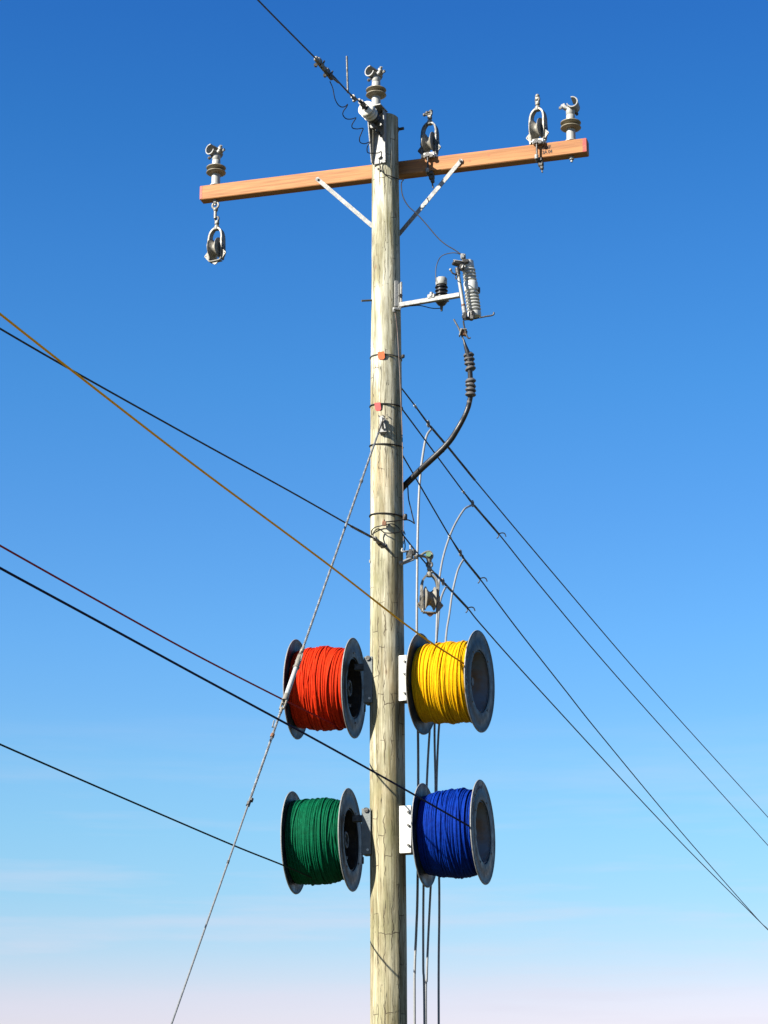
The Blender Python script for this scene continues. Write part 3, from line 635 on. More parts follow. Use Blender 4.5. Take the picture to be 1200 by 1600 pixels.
part('top_strap', MB().box(P(716, 409, -.37), (.075, .05, .006), np.array([[.98, 0, .17], [0, 1, 0], [-.17, 0, .98]]), .002).tube(smooth([P(722, 419, -.39), P(723.5, 415, -.39), P(726.5, 421, -.37), P(728, 424, -.36)], 4), .007), M['galv'], fc, True)
part('terminal', MB().box(P(722.5, 401, -.32), (.026, .03, .042), None, .005).tube([P(726, 397, -.31), P(727, 410, -.31)], .007).nut(P(723, 401, -.35), (0, 1, 0), .011, .02), M['galv'], fc, True)
c = MB().box(P(726.5, 494, -.38), (.035, .035, .06), None, .008).box(P(737, 493, -.35), (.035, .05, .07), rotz(.3), .008).box(P(732, 497.5, -.36), (.075, .04, .018), None, .005).nut(P(725, 495, -.41), (0, 1, 0), .016, .02).nut(P(737, 496, -.39), (.2, 1, 0), .014, .02)
hi_ = part('hinge', c, M['black_steel'], fc, True)
part('hinge_pin', MB().tube([P(723, 491, -.41), P(727, 499, -.41)], .006), M['galv'], hi_, True, root=fc)
part('latch_rod', MB().tube(smooth([P(740, 498, -.34), P(750, 496.2, -.34), P(760, 494.3, -.34), P(768, 493, -.34), P(771.5, 491, -.34), P(771.5, 488, -.34)], 4), .0062, 8), M['galv_dark'], fc, True)
c = smooth([P(*q) for q in ((681, 440, -.20), (681, 422, -.20), (683.5, 410.5, -.21), (688, 402, -.23), (694, 398, -.25), (703, 395.6, -.28), (712, 395.2, -.30), (721, 398, -.31))], 5)
solid('arrester_lead', MB().tube(c, .0036, 6), M['wire'], 'short thin black lead looping from the surge arrester cap to the cutout top', 'wire', c[0])
c = smooth([P(*q) for q in ((632, 477.5, -.14), (642, 478, -.14), (655, 477.3, -.14), (665, 479.3, -.15), (672.6, 481.2, -.16), (681, 482, -.165), (688.5, 481.5, -.165))], 5)
solid('arrester_ground_lead', MB().tube(c, .0034, 6), M['wire'], 'thin black lead hanging just below the cutout arm under the surge arrester', 'wire', c[0])
c = smooth([P(*q) for q in ((617, 486, -.125), (619, 500, -.12), (621, 520, -.11), (622.5, 545, -.105), (624.5, 580, -.095), (626, 620, -.09), (628, 660, -.085), (629, 700, -.08), (629.7, 760, -.08), (630.3, 800, -.08), (630.5, 850, -.08))], 5)
solid('ground_wire', MB().tube(c, .0028, 6), M['copper'], 'thin brown copper wire running down the shaded right side of the pole', 'wire', c[0])

# ------------------------------------------------------------------ riser cable with termination
cn_ = thing('cable_connector', 'small square clamp joining two thin rods below the fuse cutout', 'connector', P(725, 521, -.33))
part('clamp_block', MB().box(P(724.5, 520.5, -.33), (.050, .03, .040), rotz(.2) @ np.array([[.98, 0, .17], [0, 1, 0], [-.17, 0, .98]]), .005), M['rust'], cn_, True)
part('clamp_plate', MB().box(P(719.5, 520, -.335), (.010, .045, .055), np.array([[.95, 0, .3], [0, 1, 0], [-.3, 0, .95]]), .003).box(P(724, 515.3, -.335), (.05, .036, .007), None, .002), M['cast'], cn_, True)
part('rod', MB().tube([P(709, 499, -.33), P(716, 511, -.335), P(725.5, 534, -.34)], .006, 8), M['galv_dark'], cn_, True)
part('rod', MB().tube([P(724, 501, -.36), P(725, 509, -.35), P(728, 521, -.34)], .0062, 8), M['black_steel'], cn_, True)
part('hook', MB().tube(smooth([P(728, 521, -.34), P(730, 526, -.34), P(732.5, 528.7, -.34), P(735.3, 527.5, -.34)], 4), .0058, 8), M['black_steel'], cn_, True)
path = [(724.5, 531, -.34), (727, 540, -.34), (730, 549, -.335), (733, 560, -.33), (734, 575, -.32), (735, 590, -.31), (735.3, 605, -.30), (735.5, 617, -.30), (733.5, 628, -.29), (731.6, 636, -.28), (727, 648, -.27), (722, 658, -.25), (714, 672, -.23), (705.5, 685.5, -.20), (695, 698, -.17), (684, 709, -.14), (671, 721, -.10), (658, 733, -.05), (645, 746, .0), (634, 757, .04), (626, 766, .08), (620, 780, .12)]
pp = smooth([P(*q) for q in path], 6); k6 = 6
rr = np.interp(np.arange(len(pp)) / k6, [0, 2, 3, 7, 9, 10, 13, 21], [.007, .017, .018, .019, .019, .018, .0215, .0235])
ce_ = pp[-1]; x_, r_p = pole_at(ce_[2] - 1)
pp2 = np.vstack([pp, [[.02, r_p + .03, ce_[2] - .25]], [[.02, r_p + .03, 0]]]); rr2 = np.append(rr, [.02, .02])
rc = solid('riser_cable', MB().tube(pp2, rr2, 14), M['rubber'], 'thick black cable with rubber sheds curving from the fuse cutout into the pole', 'cable', P(735, 617, -.3))
def shed_at(px, py, y, tilt, r):
    ax = nrm(tilt); q = P(px, py, y)
    part('rubber_shed', MB().lathe([(.012, -.020), (.030, -.017), (r, -.010), (r + .001, -.004), (.028, .012), (.012, .014)], q, ax, 24), M['greyrub'], rc, True)
rnd = random.Random(3)
for (px, py) in ((732.3, 554), (733.2, 560.5), (734, 567.5), (734.8, 575.5), (735.2, 594.5), (735.6, 601.5), (735.6, 608.5), (735.3, 615.5)):
    shed_at(px, py, -.31, V(rnd.uniform(-.25, .25), rnd.uniform(-.1, .1), 1), .039)
part('end_band', MB().tube(pp[47:50], .0195, 14), M['greyrub'], rc, True)
part('cable_tie', MB().ring(P(690.5, 703, -.155), P(695, 698, -.17) - P(684, 709, -.14), .020, .004, 16, 6).box(P(690, 699.5, -.17), (.02, .015, .012), None, .003), M['wire'], rc, True)

# ------------------------------------------------------------------ bands round the pole
def band(py, dy, r, m, label, slope=0.0, front=1):
    z = P(pcx(py), py, -.115)[2]; cx, R = pole_at(z); t = np.linspace(0, 2 * math.pi, 49)[:-1]
    pts = np.stack([cx + (R + r * .7 + .001) * np.cos(t), (R + r * .7 + .001) * np.sin(t), z + slope * np.cos(t) + dy * np.sin(t)], 1)
    return solid('pole_band', MB().tube(pts, r, 8, closed=True), m, label, 'band', (cx, 0, z), 'bands strapped round the pole')
def bandtag(b, px, py, m, wpx, hpx, rot=0):
    q = P(px, py, -.128); cx, R = pole_at(q[2]); a = math.atan2(q[0] - cx, .12)
    Rm = rotz(a); pts = []
    w_, h_ = wpx / 222 / 2, hpx / 222
    out = [(-w_, 0), (w_, 0), (w_ * 1.05, -h_ * .8), (w_ * .6, -h_), (-w_ * .7, -h_ * .97), (-w_ * 1.05, -h_ * .7)]
    X = Rm @ V(1, 0, rot); nn = Rm @ V(0, -1, 0); o = V(cx, 0, q[2]) + nn * (R + .016)
    return part('marker_tag', MB().plate(out, .003, o, X, V(0, 0, 1) + nn * .22), m, b, True)
b1_ = band(552.5, .004, .0045, M['galv_dark'], 'grey steel band with an orange tag round the upper pole', -.008)
bandtag(b1_, 595.5, 549, M['orange_tag'], 11, 13)
part('buckle', MB().box(P(629.5, 557, -.06), (.02, .03, .026), rotz(.5), .004), M['black_steel'], b1_, True)
b2_ = band(628.5, .012, .0052, M['wire'], 'black band with a red tag round the pole just above the guy hook', -.006)
bandtag(b2_, 589, 628, M['red_tag'], 10.5, 13.5, -.08)
b3_ = band(690.5, .016, .0052, M['wire'], 'plain black band round the pole just below the guy hook', -.006)
b4_ = band(801, .006, .0052, M['wire'], 'black band round the pole above the small bonding connector', -.008)
part('buckle', MB().box(P(633, 808, -.05), (.025, .035, .045), rotz(.4), .006), M['black_steel'], b4_, True)

# ------------------------------------------------------------------ guy
gA = P(598.5, 655, -.165); cxg, rg = pole_at(gA[2])
gh = thing('guy_hook', 'steel guy hook plate bolted to the front of the pole under the red tag', 'hook', (gA[0], -rg, gA[2]))
a_g = -R_(12); Rg = rotz(a_g); fr = lambda s, n, z: V(cxg, 0, gA[2]) + Rg @ V(s, -(rg + n), 0) + V(0, 0, z)
part('plate', MB().box(fr(0, .006, -.040), (.046, .008, .12), Rg, .002).box(fr(.004, .02, -.088), (.060, .028, .007), Rg, .002), M['galv'], gh, True)
part('nail', MB().nut(fr(-.03, .004, .045), (0, -1, 0), .004, .008).nut(fr(.03, .004, .048), (0, -1, 0), .004, .008).nut(fr(.0, .004, .047), (0, -1, 0), .004, .008), M['galv_dark'], gh, True)
part('hook_arm', MB().tube(smooth([fr(0, 0, .01), fr(0, .03, .012), fr(.002, .055, .005), fr(.006, .06, -.02), fr(.006, .045, -.04), fr(.004, .02, -.06)], 5), .010, 10).nut(fr(0, .045, .012), Rg @ V(0, -1, 0), .018, .018), M['galv'], gh, True)
gB = P(268, 1600, -3.2)
def gp(py):   # point on the straight guy seen at row py
    lo, hi = 0.0, 1.0
    for _ in range(40):
        m = (lo + hi) / 2; q = gA + (gB - gA) * m - CAM; d = q[1] * cP + q[2] * sP; y = 800 - FPX * (q[2] * cP - q[1] * sP) / d
        if y < py: lo = m
        else: hi = m
    return gA + (gB - gA) * lo
gd = nrm(gB - gA); gE = gA + gd * (gA[2] / -gd[2])
gy = solid('guy_wire', MB().tube([gp(1140), gp(1260), gp(1500), gE], .0055, 8), M['guy'], 'steel guy wire slanting down left past the red reel with a white insulating rod', 'guy wire', gE)
c = MB(); gt = gp(1012)
twist(c, [gp(676), gt], .0056, .0026, 16, 3); part('upper_strand', c, M['guy'], gy, True)
part('strand_loop', MB().tube([gA + V(0, -.004, -.005), gp(680)], .0055, 8).ring(gA + V(0, 0, -.012), gd * .3 + V(.8, .5, 0), .020, .005, 18, 6), M['black_steel'], gy, True)
part('strand_collar', MB().tube([gp(750), gp(753)], .012, 8), M['guy'], gy, True)
u_, v_ = frame_of(gd)
c = MB(); twist(c, [gt, gp(1022)], .008, .006, 30, 2); part('thimble', c, M['cast'], gy, True)
c = MB().tube([gp(1031), gp(1042)], [.017, .017], 12).tube([gp(1042), gp(1044)], .021, 12).tube([gp(1024), gp(1031)], .010, 8)
for s in (-1, 1): c.tube([gp(1022) + u_ * s * .012, gp(1034) + u_ * s * .016], .0065, 6)
part('rod_fitting', c, M['cast'], gy, True)
part('insulating_rod', MB().tube([gp(1042), gp(1090)], .0155, 14), M['polymer'], gy, True)
c = MB().tube([gp(1085), gp(1095)], [.017, .019], 12)
for s in (-1, 1): c.tube([gp(1092) + u_ * s * .014, gp(1108) + u_ * s * .012], .007, 6)
c.tube([gp(1106), gp(1114)], .010, 8); c.tube([gp(1101) - v_ * .02, gp(1101) + v_ * .02], .006)
part('rod_fitting', c, M['cast'], gy, True)
c = MB(); twist(c, [gp(1110), gp(1250)], .0056, .0026, 14, 3); c.tube([gp(1136), gp(1136) + V(-.018, 0, .0), gp(1126) + V(-.022, 0, 0)], .005); part('lower_grip', c, M['guy'], gy, True)
part('strand_clip', MB().nut(gp(1256), gd, .013, .03).nut(gp(1250) + V(.01, 0, 0), gd, .012, .02), M['galv_dark'], gy, True)
part('strand_clip', MB().nut(gp(1347), gd, .008, .02), M['black_steel'], gy, True)
part('rust_mark', MB().tube([gp(1147), gp(1152)], .0125, 8), M['rust'], gy, True)

# ------------------------------------------------------------------ mid left line and its dead end on the pole
cxm, rm = pole_at(P(605, 858, -.12)[2])
WA = P(606, 859, -rm - .015); wd = nrm(V(-.44, -.90, 0))
wq = lambda px, py: PV(px, py, WA, wd)
pts = [wq(585, 841), wq(578, 838), wq(540, 817), wq(450, 766), wq(300, 683.5), wq(115, 580), wq(0, 513.5), wq(-80, 466)]
pts.append(pts[-1] + (pts[-1] - pts[-3]) * 3)
pts = smooth(pts, 6)
ml = solid('overhead_line', MB().tube(pts, .0056, 8), M['wire'], 'black line from the left edge to a dead-end clamp at mid pole', 'overhead line', pts[0])
c = MB(); twist(c, [wq(548, 822), wq(580, 839)], .0055, .0045, 14, 3); part('dead_end_grip', c, M['galv_dark'], ml, True)
c = MB(); ddir = nrm(wq(580, 839) - WA); uq, vq = frame_of(ddir)
c.ball(wq(586, 841.5), .018); c.tube([wq(586, 842), wq(592, 847)], .013, 10)
for s in (-1, 1): c.tube([wq(590, 846) + uq * s * .015, wq(601, 855) + uq * s * .015], .006)
part('clevis', c, M['cast'], ml, True)
c = MB().box(wq(596, 851), (.07, .035, .03), np.array([ddir, uq, vq]).T, .006).nut(wq(600, 853.5), uq, .015, .045).tube([wq(600, 853), wq(607, 860)], .009)
part('tension_link', c, M['black_steel'], ml, True)
c = smooth([P(*q) for q in ((584, 842, -.3), (583, 836, -.2), (585, 830, -.16), (590, 826.5, -.15), (595, 828, -.14), (600, 832, -.14), (607, 833, -.14), (615, 832.5, -.13), (624, 831, -.11), (630, 829, -.06), (633, 835, 0))], 5)
solid('bonding_wire', MB().tube(c, .0042, 6), M['wire'], 'lower wavy black bonding wire crossing the pole from the dead-end clamp', 'wire', c[0], 'bonding wires at mid pole')
c = smooth([P(*q) for q in ((581, 836, -.05), (581, 829, -.09), (586, 824, -.12), (594, 822, -.13), (600.5, 820, -.14), (610, 818.5, -.14), (617, 820, -.13), (624, 826, -.11), (628, 833, -.10), (631, 841, -.06), (633, 852, -.03), (632, 861, -.06))], 5)
bw = solid('bonding_wire', MB().tube(c, .0042, 6), M['wire'], 'upper black bonding wire arching across the pole through a small square connector', 'wire', c[0], 'bonding wires at mid pole')
part('connector', MB().box(P(600.5, 818, -.145), (.03, .02, .032), rotz(-.1), .004).nut(P(600, 813.5, -.145), (0, 0, 1), .008, .014), M['rust'], bw, True)
c = smooth([P(*q) for q in ((602, 815.5, -.14), (615, 814.3, -.135), (628, 812.3, -.10), (638, 812.5, -.07), (645, 816, -.05), (647.5, 818, -.05), (646, 812, -.05), (642, 795, -.03), (638.5, 780, -.01), (637.5, 766, 0), (637, 758, .02))], 5)
solid('drain_wire', MB().tube(c, .0045, 6), M['wire'], 'black wire dropping from the riser cable to a sharp bend beside the pole', 'wire', c[0])

# ------------------------------------------------------------------ lines leaving to the right
rd = nrm(V(.30, .954, 0))
spec = [
    ('topmost black line leaving down right, its dead-end grip crossing the riser cable', (625, 603.5), [(649.7, 635.6), (668, 660), (674.6, 668.8), (702, 701), (741, 749), (860, 890.8), (1022, 1080), (1200, 1277)], (649, 635), (672, 666), (742, 750), False),
    ('second black line from the top leaving down right, with curled grip tails', (626, 637), [(635.4, 648.7), (724.5, 769), (738.7, 787.5), (779, 833.8), (860, 934.7), (984, 1080), (1200, 1321)], (724.5, 769), (741, 790), (779, 834), True),
    ('third black line from the top leaving down right, knotted to its grip', (627, 708), [(634.5, 721), (702, 837), (724.5, 873), (749.4, 903.9), (806, 979.8), (884.4, 1080), (937.5, 1147), (1065.8, 1301.7), (1179.6, 1431.5), (1200, 1452)], (703, 839), (722, 868), (749.5, 904), True),
    ('lowest black line leaving down right, passing just behind the lower block', (625, 829), [(632, 839), (665, 880), (697, 914.5), (730.4, 950), (755, 979.8), (850, 1085.8), (1054, 1306), (1200, 1453)], (676, 893), (695, 912), (730.5, 950), True)]
lineplane = []
for lab, p0, pl, ga, gm, ge, tails in spec:
    z0 = P(p0[0], p0[1], 0)[2]; cx0, r0 = pole_at(z0); A_ = P(p0[0], p0[1], .05)
    f = lambda px, py, A_=A_: PV(px, py, A_, rd)
    lineplane.append(f)
    pts = [f(*p0)] + [f(*q) for q in pl]
    pts.append(pts[-1] + (pts[-1] - pts[-2]) * 2.0)
    q = smooth(pts, 8)
    ln = solid('overhead_line', MB().tube(q, .0056, 8), M['wire'], lab, 'overhead line', q[0], 'black lines leaving the pole to the right')
    # grip: twisted rods between loop and end
    on = [p for p in pl if gm[0] < p[0] < ge[0]]
    c = MB(); seq = [f(*gm)] + [f(*o) for o in on] + [f(*ge)]
    twist(c, seq, .0066, .0036, 12, 3, step=.006); part('dead_end_grip', c, M['alu'], ln, True)
    a, b = f(*ga), f(*gm); d = nrm(b - a); u, v = frame_of(d); mid = (a + b) / 2
    c = MB()
    for s in (-1, 1): c.tube(smooth([a, mid + v * s * .022 + u * s * .012, b + v * s * .004], 5), .0052, 6)
    part('grip_loop', c, M['wire'], ln, True)
    part('thimble', MB().ring(b - d * .05, u, .022, .008, 16, 6).nut(a, d, .010, .05), M['galv'], ln, True)
    if tails:
        e = f(*ge); d = nrm(f(*ge) - f(*gm)); s_ = (e[1] + 15) / FPX
        part('grip_tail', MB().tube(smooth([e, e + V(6, 0, 1.5) * s_, e + V(10, 0, 0) * s_, e + V(12, 0, -5) * s_], 4), .0050, 6), M['wire'], ln, True)
        part('grip_tail', MB().tube(smooth([e, e + V(-.5, 0, -5) * s_, e + V(-3, 0, -8) * s_], 4), .0050, 6), M['wire'], ln, True)

# ------------------------------------------------------------------ drop cables
def cable(label, pxs, ys, r):
    yy = np.interp(np.arange(len(pxs)), *ys)
    pts = [P(x, y, yy[i]) for i, (x, y) in enumerate(pxs)]
    pts.append(V(pts[-1][0], pts[-1][1], 0)); q = smooth(pts, 8)
    return solid('drop_cable', MB().tube(q, r, 10), M['cable'], label, 'cable', q[0], 'grey cables hanging down behind the reels')
f1_, f2_, f3_, f4_ = lineplane
y1 = f1_(674.6, 669)[1]; y2 = f2_(737, 789)[1]; y3 = f3_(724, 875)[1]; y4 = f4_(698, 918)[1]
CY = .36
cable('grey cable hanging from the topmost right line, closest to the pole', [(674.6, 669.5), (666, 683), (659.5, 719), (656, 752), (653.5, 806), (652, 880), (651.3, 980), (652.5, 1100), (653.5, 1200), (652.5, 1384), (650.5, 1453), (648, 1514), (647.8, 1600)], ([0, 2, 6, 12], [y1, y1 * .6 + CY * .4, CY, CY]), .0092)
cable('grey cable arching over from the second right line and passing behind the lower pulley', [(737, 789.5), (731, 792), (724.5, 797), (712.6, 816), (703, 837), (693.6, 866), (687.7, 896), (684.5, 930), (682.5, 975), (680.5, 1040), (679, 1146), (680.5, 1240), (677, 1320), (673, 1385), (668.5, 1480), (666.8, 1530), (665.5, 1600)], ([0, 3, 9, 16], [y2, y2 * .75 + CY * .25, CY + .03, CY + .03]), .0082)
cable('grey cable drooping from the third right line, outermost of the four', [(724, 875), (719, 883), (713.8, 896), (706.6, 927.6), (702, 960.8), (698, 985), (695, 1020), (690, 1090), (685, 1150), (682, 1240), (684, 1310), (686, 1367), (686.4, 1427), (685.5, 1600)], ([0, 3, 7, 13], [y3, y3 * .7 + CY * .3, CY, CY]), .0082)
cable('grey cable from the lowest right line, dropping just right of the lower pulley', [(698, 916.5), (694.5, 921), (691, 929), (688, 939), (686, 955), (683.5, 985), (680.5, 1020), (675, 1090), (671.5, 1140), (668, 1200), (664.5, 1290), (661.8, 1385), (661.4, 1508), (663.2, 1600)], ([0, 3, 7, 13], [y4, y4 * .6 + CY * .4, CY - .03, CY - .03]), .0082)

# ------------------------------------------------------------------ reels
FR = .352
def reel(cl, cr_, phi, y0, key, label, profile, seed, side, N=29):
    rnd = random.Random(seed); nrs = np.random.RandomState(seed)
    L = .40
    phi = R_(phi); ym = y0
    Lc = P(*cl, ym + L / 2 * math.sin(phi)); Rc = P(*cr_, ym - L / 2 * math.sin(phi))
    ax = nrm(Rc - Lc); W = float(np.linalg.norm(Rc - Lc)); mid = (Lc + Rc) / 2
    t = thing('cord_reel', label, 'reel', mid, 0, 'cord reels mounted on the pole')
    HR = FR * .62
    for s, c0 in ((-1, Lc), (1, Rc)):
        a = ax * s
        m = MB(); m.lathe([(HR - .012, -.004), (HR + .002, -.006), (FR * .78, -.006), (FR * .80, -.0035), (FR - .012, -.0035), (FR - .004, -.006), (FR + .001, -.003), (FR + .001, .004), (FR - .006, .006), (FR - .014, .003), (FR * .80, .003), (FR * .78, .0055), (HR + .010, .0055), (HR, .004), (HR - .004, -.004)], c0, a, 96)
        fo = part('flange', m, M['flange'], t, True)
        part('rim', MB().ring(c0, ax, FR + .0005, .0042, 96, 6), M['galv'], fo, True, root=t)
        u, v = frame_of(ax); rv = MB(); ph = rnd.random() * 6
        for k in range(4):
            an_ = ph + k * math.pi / 2
            for q in (-1, 1): rv.lathe([(.001, .006), (.006, .005), (.007, 0)], c0 + FR * .70 * (math.cos(an_) * u + math.sin(an_) * v) + ax * .006 * q, ax * q, 8)
        part('rivet', rv, M['galv'], fo, True, root=t)
        if side > 0 and s > 0:     # worn stamped strokes on the outer face
            mk = MB(); zz = []
            for k in range(46):
                an_ = R_(150 if key == 'yellow_cord' else 90) + k * R_(1.7)
                r1 = FR * (.86 + rnd.uniform(-.045, .045)); d1 = math.cos(an_) * u + math.sin(an_) * v; zz.append(c0 + ax * .0042 + d1 * r1)
            mk.tube(zz, .0013, 4)
            part('worn_stamp', mk, M['barrel'], fo, True, root=t)
    # hollow barrel with inner webs
    b = MB(); b.lathe([(HR - .004, -W / 2 + .002), (HR - .004, W / 2 - .002)], mid, ax, 72)
    b.lathe([(HR + .006, -W / 2 + .006), (HR + .006, W / 2 - .006)], mid, ax, 72)
    part('barrel', b, M['black_steel'] if side < 0 else M['barrel'], t, True)
    wb = MB()
    for s in (-1, 1):
        dpt = .10 if side < 0 else .12
        wb.lathe([(HR - .004, s * (W / 2 - dpt)), (FR * .36, s * (W / 2 - dpt - .03)), (FR * .34, s * (W / 2 - dpt)), (FR * .30, s * (W / 2 - dpt - .10))], mid, ax, 60)
    part('web', wb, M['black_steel'] if side < 0 else M['barrel'], t, True)
    part('axle', MB().tube([mid - ax * (W / 2 - .05), mid + ax * (W / 2 - .05)], .028, 16).lathe([(.001, .0), (.06, 0), (.065, .02), (.05, .03), (.03, .05), (.001, .055)], mid - side * ax * (W / 2 - .12), -side * ax, 20), M['black_steel'], t, True)
    if side < 0:
        hb = MB().ring(mid + ax * (W / 2 - .035), ax, .050, .009, 24, 8).lathe([(.020, 0), (.044, -.004), (.046, -.03)], mid + ax * (W / 2 - .035), ax, 24)
        part('hub', hb, M['grey_plate'], t, True)
        part('latch', MB().ring(mid + ax * (W / 2 - .03) + V(0, 0, -.11), ax, .022, .005, 12, 6, 3.4, 6.2), M['galv'], t, True)
    # cord winding: individual wound strands
    u, v = frame_of(ax); wnd = MB(); cr = .0066; n6 = 6; half = W / 2 - .008
    px_, pr_ = zip(*profile)
    Rf = lambda f: np.interp(f, px_, pr_)
    core = MB()
    fcs = np.linspace(-1, 1, 28); wnd.lathe([(Rf(f) * FR - cr * 1.2, f * half) for f in fcs], mid, ax, 64)
    for layer in range(3):
        T = N; m = T * 56; s = np.linspace(0, 1, m); th = s * T * 2 * math.pi + rnd.random() * 6
        f = (2 * s - 1) * (1 if layer % 2 else -1)
        wander = np.zeros(m)
        for k in range(5):
            per = rnd.uniform(.35, 2.6); wander += rnd.uniform(.2, .5) * np.sin(th / per + rnd.random() * 6)
        wander += np.interp(s * T * 2, np.arange(T * 2 + 1), nrs.uniform(-.7, .7, T * 2 + 1))
        ampl = (.55, 1.0, 1.45)[layer]
        x = f * half + wander * ampl * cr * 1.25; x = np.clip(x, -half + cr, half - cr)
        rad = Rf(x / half) * FR + np.array((-.55, 0, .30))[layer] * cr * 1.5 + np.interp(s * T, np.arange(T + 1), nrs.uniform(-.0070, .0045, T + 1)) + .0022 * np.sin(th * .13 + layer)
        cosv, sinv = np.cos(th)[:, None], np.sin(th)[:, None]; rdv = cosv * u + sinv * v
        c = mid + ax * x[:, None] + rdv * rad[:, None]
        tgv = np.gradient(c, axis=0); tgv /= np.linalg.norm(tgv, axis=1)[:, None]
        bi = np.cross(tgv, rdv); ang = np.arange(n6) * 2 * math.pi / n6
        vs = c[:, None, :] + cr * (np.cos(ang)[None, :, None] * rdv[:, None, :] + np.sin(ang)[None, :, None] * bi[:, None, :])
        fs = [(i * n6 + k, i * n6 + (k + 1) % n6, (i + 1) * n6 + (k + 1) % n6, (i + 1) * n6 + k) for i in range(m - 1) for k in range(n6)]
        wnd.add(vs.reshape(-1, 3), fs)
    for k in range(9):                 # stray crossing wraps
        a0 = rnd.random() * 6.28; x0 = rnd.uniform(-.85, .85) * half; dx = rnd.uniform(-.09, .09); span = rnd.uniform(2.2, 4.6)
        th = np.linspace(a0, a0 + span, 50); x = np.clip(x0 + dx * np.sin(np.linspace(0, math.pi / 1.2, 50)), -half + cr, half - cr)
        lift = np.sin(np.linspace(0, math.pi, 50)) ** .4 * cr * 1.5
        rad = Rf(x / half) * FR + lift
        c = mid + ax * x[:, None] + (np.cos(th)[:, None] * u + np.sin(th)[:, None] * v) * rad[:, None]
        wnd.tube(c, cr, 6)
    part('cord_winding', wnd, M[key], t, True)
    return t, mid, ax, W
bulge_red = [(-1, .74), (-.8, .775), (-.3, .81), (.1, .825), (.5, .80), (.8, .775), (1, .76)]
bulge_yel = [(-1, .73), (-.6, .765), (-.1, .79), (.3, .775), (.7, .79), (1, .775)]
bulge_grn = [(-1, .79), (-.6, .815), (-.1, .83), (.35, .815), (.6, .76), (1, .71)]
bulge_blu = [(-1, .72), (-.6, .79), (0, .83), (.4, .84), (.8, .79), (1, .76)]
r1 = reel((464, 1077), (553, 1075), 13.8, .13, 'red_cord', 'black flanged reel wound with red cord, upper left of the pole', bulge_red, 11, -1)
r2 = reel((659.5, 1068.5), (749.5, 1064.5), 20.5, -.12, 'yellow_cord', 'black flanged reel wound with yellow cord, upper right of the pole', bulge_yel, 12, 1)
r3 = reel((460, 1316.5), (548, 1312), 13, .13, 'green_cord', 'black flanged reel wound with green cord, lower left of the pole', bulge_grn, 13, -1, 33)
r4 = reel((664.5, 1305), (754.5, 1300), 16.3, -.12, 'blue_cord', 'black flanged reel wound with blue cord, lower right of the pole', bulge_blu, 14, 1)

# brackets between reels and pole
def bracket(label, px0, px1, py0, py1, y, side, phi):
    z0, z1 = P(px0, py1, y)[2], P(px0, py0, y)[2]; x0, x1 = P(px0, py0, y)[0], P(px1, py0, y)[0]
    t = thing('reel_bracket', label, 'bracket', ((x0 + x1) / 2, y, z0), 0, 'reel brackets bolted to the pole')
    Rm = rotz(-R_(phi)); h = z1 - z0; cx = (x0 + x1) / 2; wd_ = abs(x1 - x0)
    loc = lambda a, b, c: V(cx, y, z0) + Rm @ V(a, b, c)
    part('face_plate', MB().box(loc(0, 0, h / 2), (wd_, .010, h), Rm, .003), M['grey_plate'] if side < 0 else M['white'], t, True)  # left plates greyed to paint in the flange's shade; right ones stay white
    s = -side
    part('rear_plate', MB().box(loc(0, .11, h / 2 + .01), (wd_ * 1.1, .008, h), Rm, .003), M['white'], t, True)
    part('bottom_plate', MB().box(loc(0, .055, .006), (wd_ * .96, .098, .010), Rm, .002), M['galv_dark'], t, True)
    part('top_plate', MB().box(loc(0, .055, h - .022), (wd_ * .96, .098, .008), Rm, .002), M['galv_dark'], t, True)
    if side < 0:
        part('spindle_arm', MB().box(loc(-wd_ / 2 - .035, .06, h - .06), (.09, .04, .045), Rm, .004), M['galv_dark'], t, True)
        part('bolt', MB().nut(loc(-.0, -.010, h - .012), Rm @ V(0, -1, 0), .018, .012), M['black_steel'], t, True)
        part('rivet', MB().nut(loc(.012, -.008, .03), Rm @ V(0, -1, 0), .009, .008), M['white'], t, True)
        part('shackle', MB().ring(loc(-wd_ / 2 + .01, .0, -.04), Rm @ V(1, .3, 0), .020, .006, 16, 6), M['black_steel'], t, True)
    else:
        part('spindle_arm', MB().box(loc(wd_ / 2 + .10, .05, h * .45), (.22, .06, .07), Rm, .004), M['galv_dark'], t, True)
        for k, zz in enumerate((.86, .58, .16)):
            part('bolt', MB().nut(loc(wd_ * .28, -.012, h * zz), Rm @ V(0, -1, 0), .009, .014), M['galv_dark'], t, True)
    return t
bracket('bracket with a shade-greyed plate between the red reel and the pole', 568, 582.5, 1026, 1098, -.06, -1, 14)
bracket('bracket with a shade-greyed plate between the green reel and the pole', 565, 580, 1263, 1335, -.06, -1, 14)
bracket('white bracket between the yellow reel and the pole', 622, 636, 1024, 1095, -.10, 1, 22)
bracket('white bracket between the blue reel and the pole', 623, 643, 1259, 1333, -.10, 1, 16)

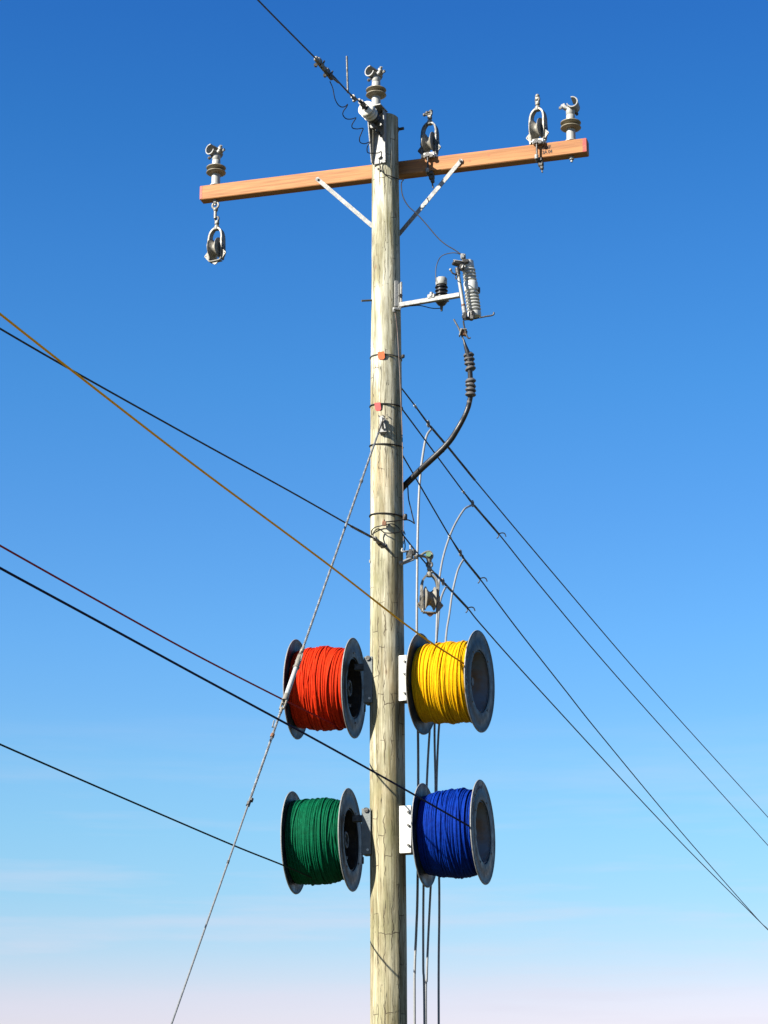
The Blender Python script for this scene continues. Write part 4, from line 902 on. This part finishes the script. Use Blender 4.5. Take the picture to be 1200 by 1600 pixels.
# ------------------------------------------------------------------ cords paid out from the reels
def cord(label, key, pxs, A_, d, r, hang=None):
    pts = [PV(x, y, A_, d) for x, y in pxs]
    pts.insert(0, pts[0] + (pts[0] - pts[2]) * 1.5)
    if hang is not None: pts += hang
    q = smooth(pts, 8)
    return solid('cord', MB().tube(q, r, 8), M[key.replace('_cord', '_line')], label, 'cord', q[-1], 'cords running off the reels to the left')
def touch(rl, px, py):          # point where the sight line first meets the wound drum
    _, mid, ax, W = rl; r = nrm(ray(px, py)); o = CAM - mid; Rr = .80 * FR
    dp = r - ax * np.dot(r, ax); oo = o - ax * np.dot(o, ax)
    a, b, c = np.dot(dp, dp), 2 * np.dot(dp, oo), np.dot(oo, oo) - (Rr + .012) ** 2
    D = b * b - 4 * a * c; tt = (-b - math.sqrt(max(D, 0))) / (2 * a); return CAM + r * tt
T2 = touch(r2, 724, 1036.5)
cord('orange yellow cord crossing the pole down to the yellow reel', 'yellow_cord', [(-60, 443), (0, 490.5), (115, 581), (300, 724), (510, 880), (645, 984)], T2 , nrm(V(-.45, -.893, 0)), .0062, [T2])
def wrap(rl, T, ang, drift, n=8):      # carry on round the drum from T
    _, mid, ax, W = rl; o = T - mid; h = np.dot(o, ax); rv = o - ax * h; R_0 = np.linalg.norm(rv); e = rv / R_0; f = np.cross(ax, e); out = []
    for k in range(1, n + 1):
        a = ang * k / n; out.append(mid + ax * (h + drift * k / n) + R_0 * (math.cos(a) * e + math.sin(a) * f))
    return out
T1 = touch(r1, 520, 1131)
cord('shade-darkened red cord from the left edge ending under the red reel', 'red_cord', [(-60, 818), (0, 852.5), (150, 937), (300, 1020), (440, 1092)], T1, nrm(V(-.40, -.916, 0)), .0058, [T1] + wrap(r1, T1, 1.2, .02))
T4 = touch(r4, 737, 1293)
cord('shade-darkened blue cord crossing in front of the pole to the blue reel', 'blue_cord', [(-60, 853), (0, 887.5), (150, 969), (300, 1051), (470, 1143), (600, 1215), (700, 1272)], T4, nrm(V(-.42, -.907, 0)), .0064, [T4])
T3 = touch(r3, 486, 1371)
cord('shade-darkened green cord from the left edge ending under the green reel', 'green_cord', [(-60, 1136), (0, 1163), (120, 1215.5), (240, 1267.5), (365, 1321), (440, 1351)], T3, nrm(V(-.42, -.907, 0)), .0056, [T3] + wrap(r3, T3, 1.2, .02))
for o in bpy.data.objects:
    if '_w' in o: del o['_w']
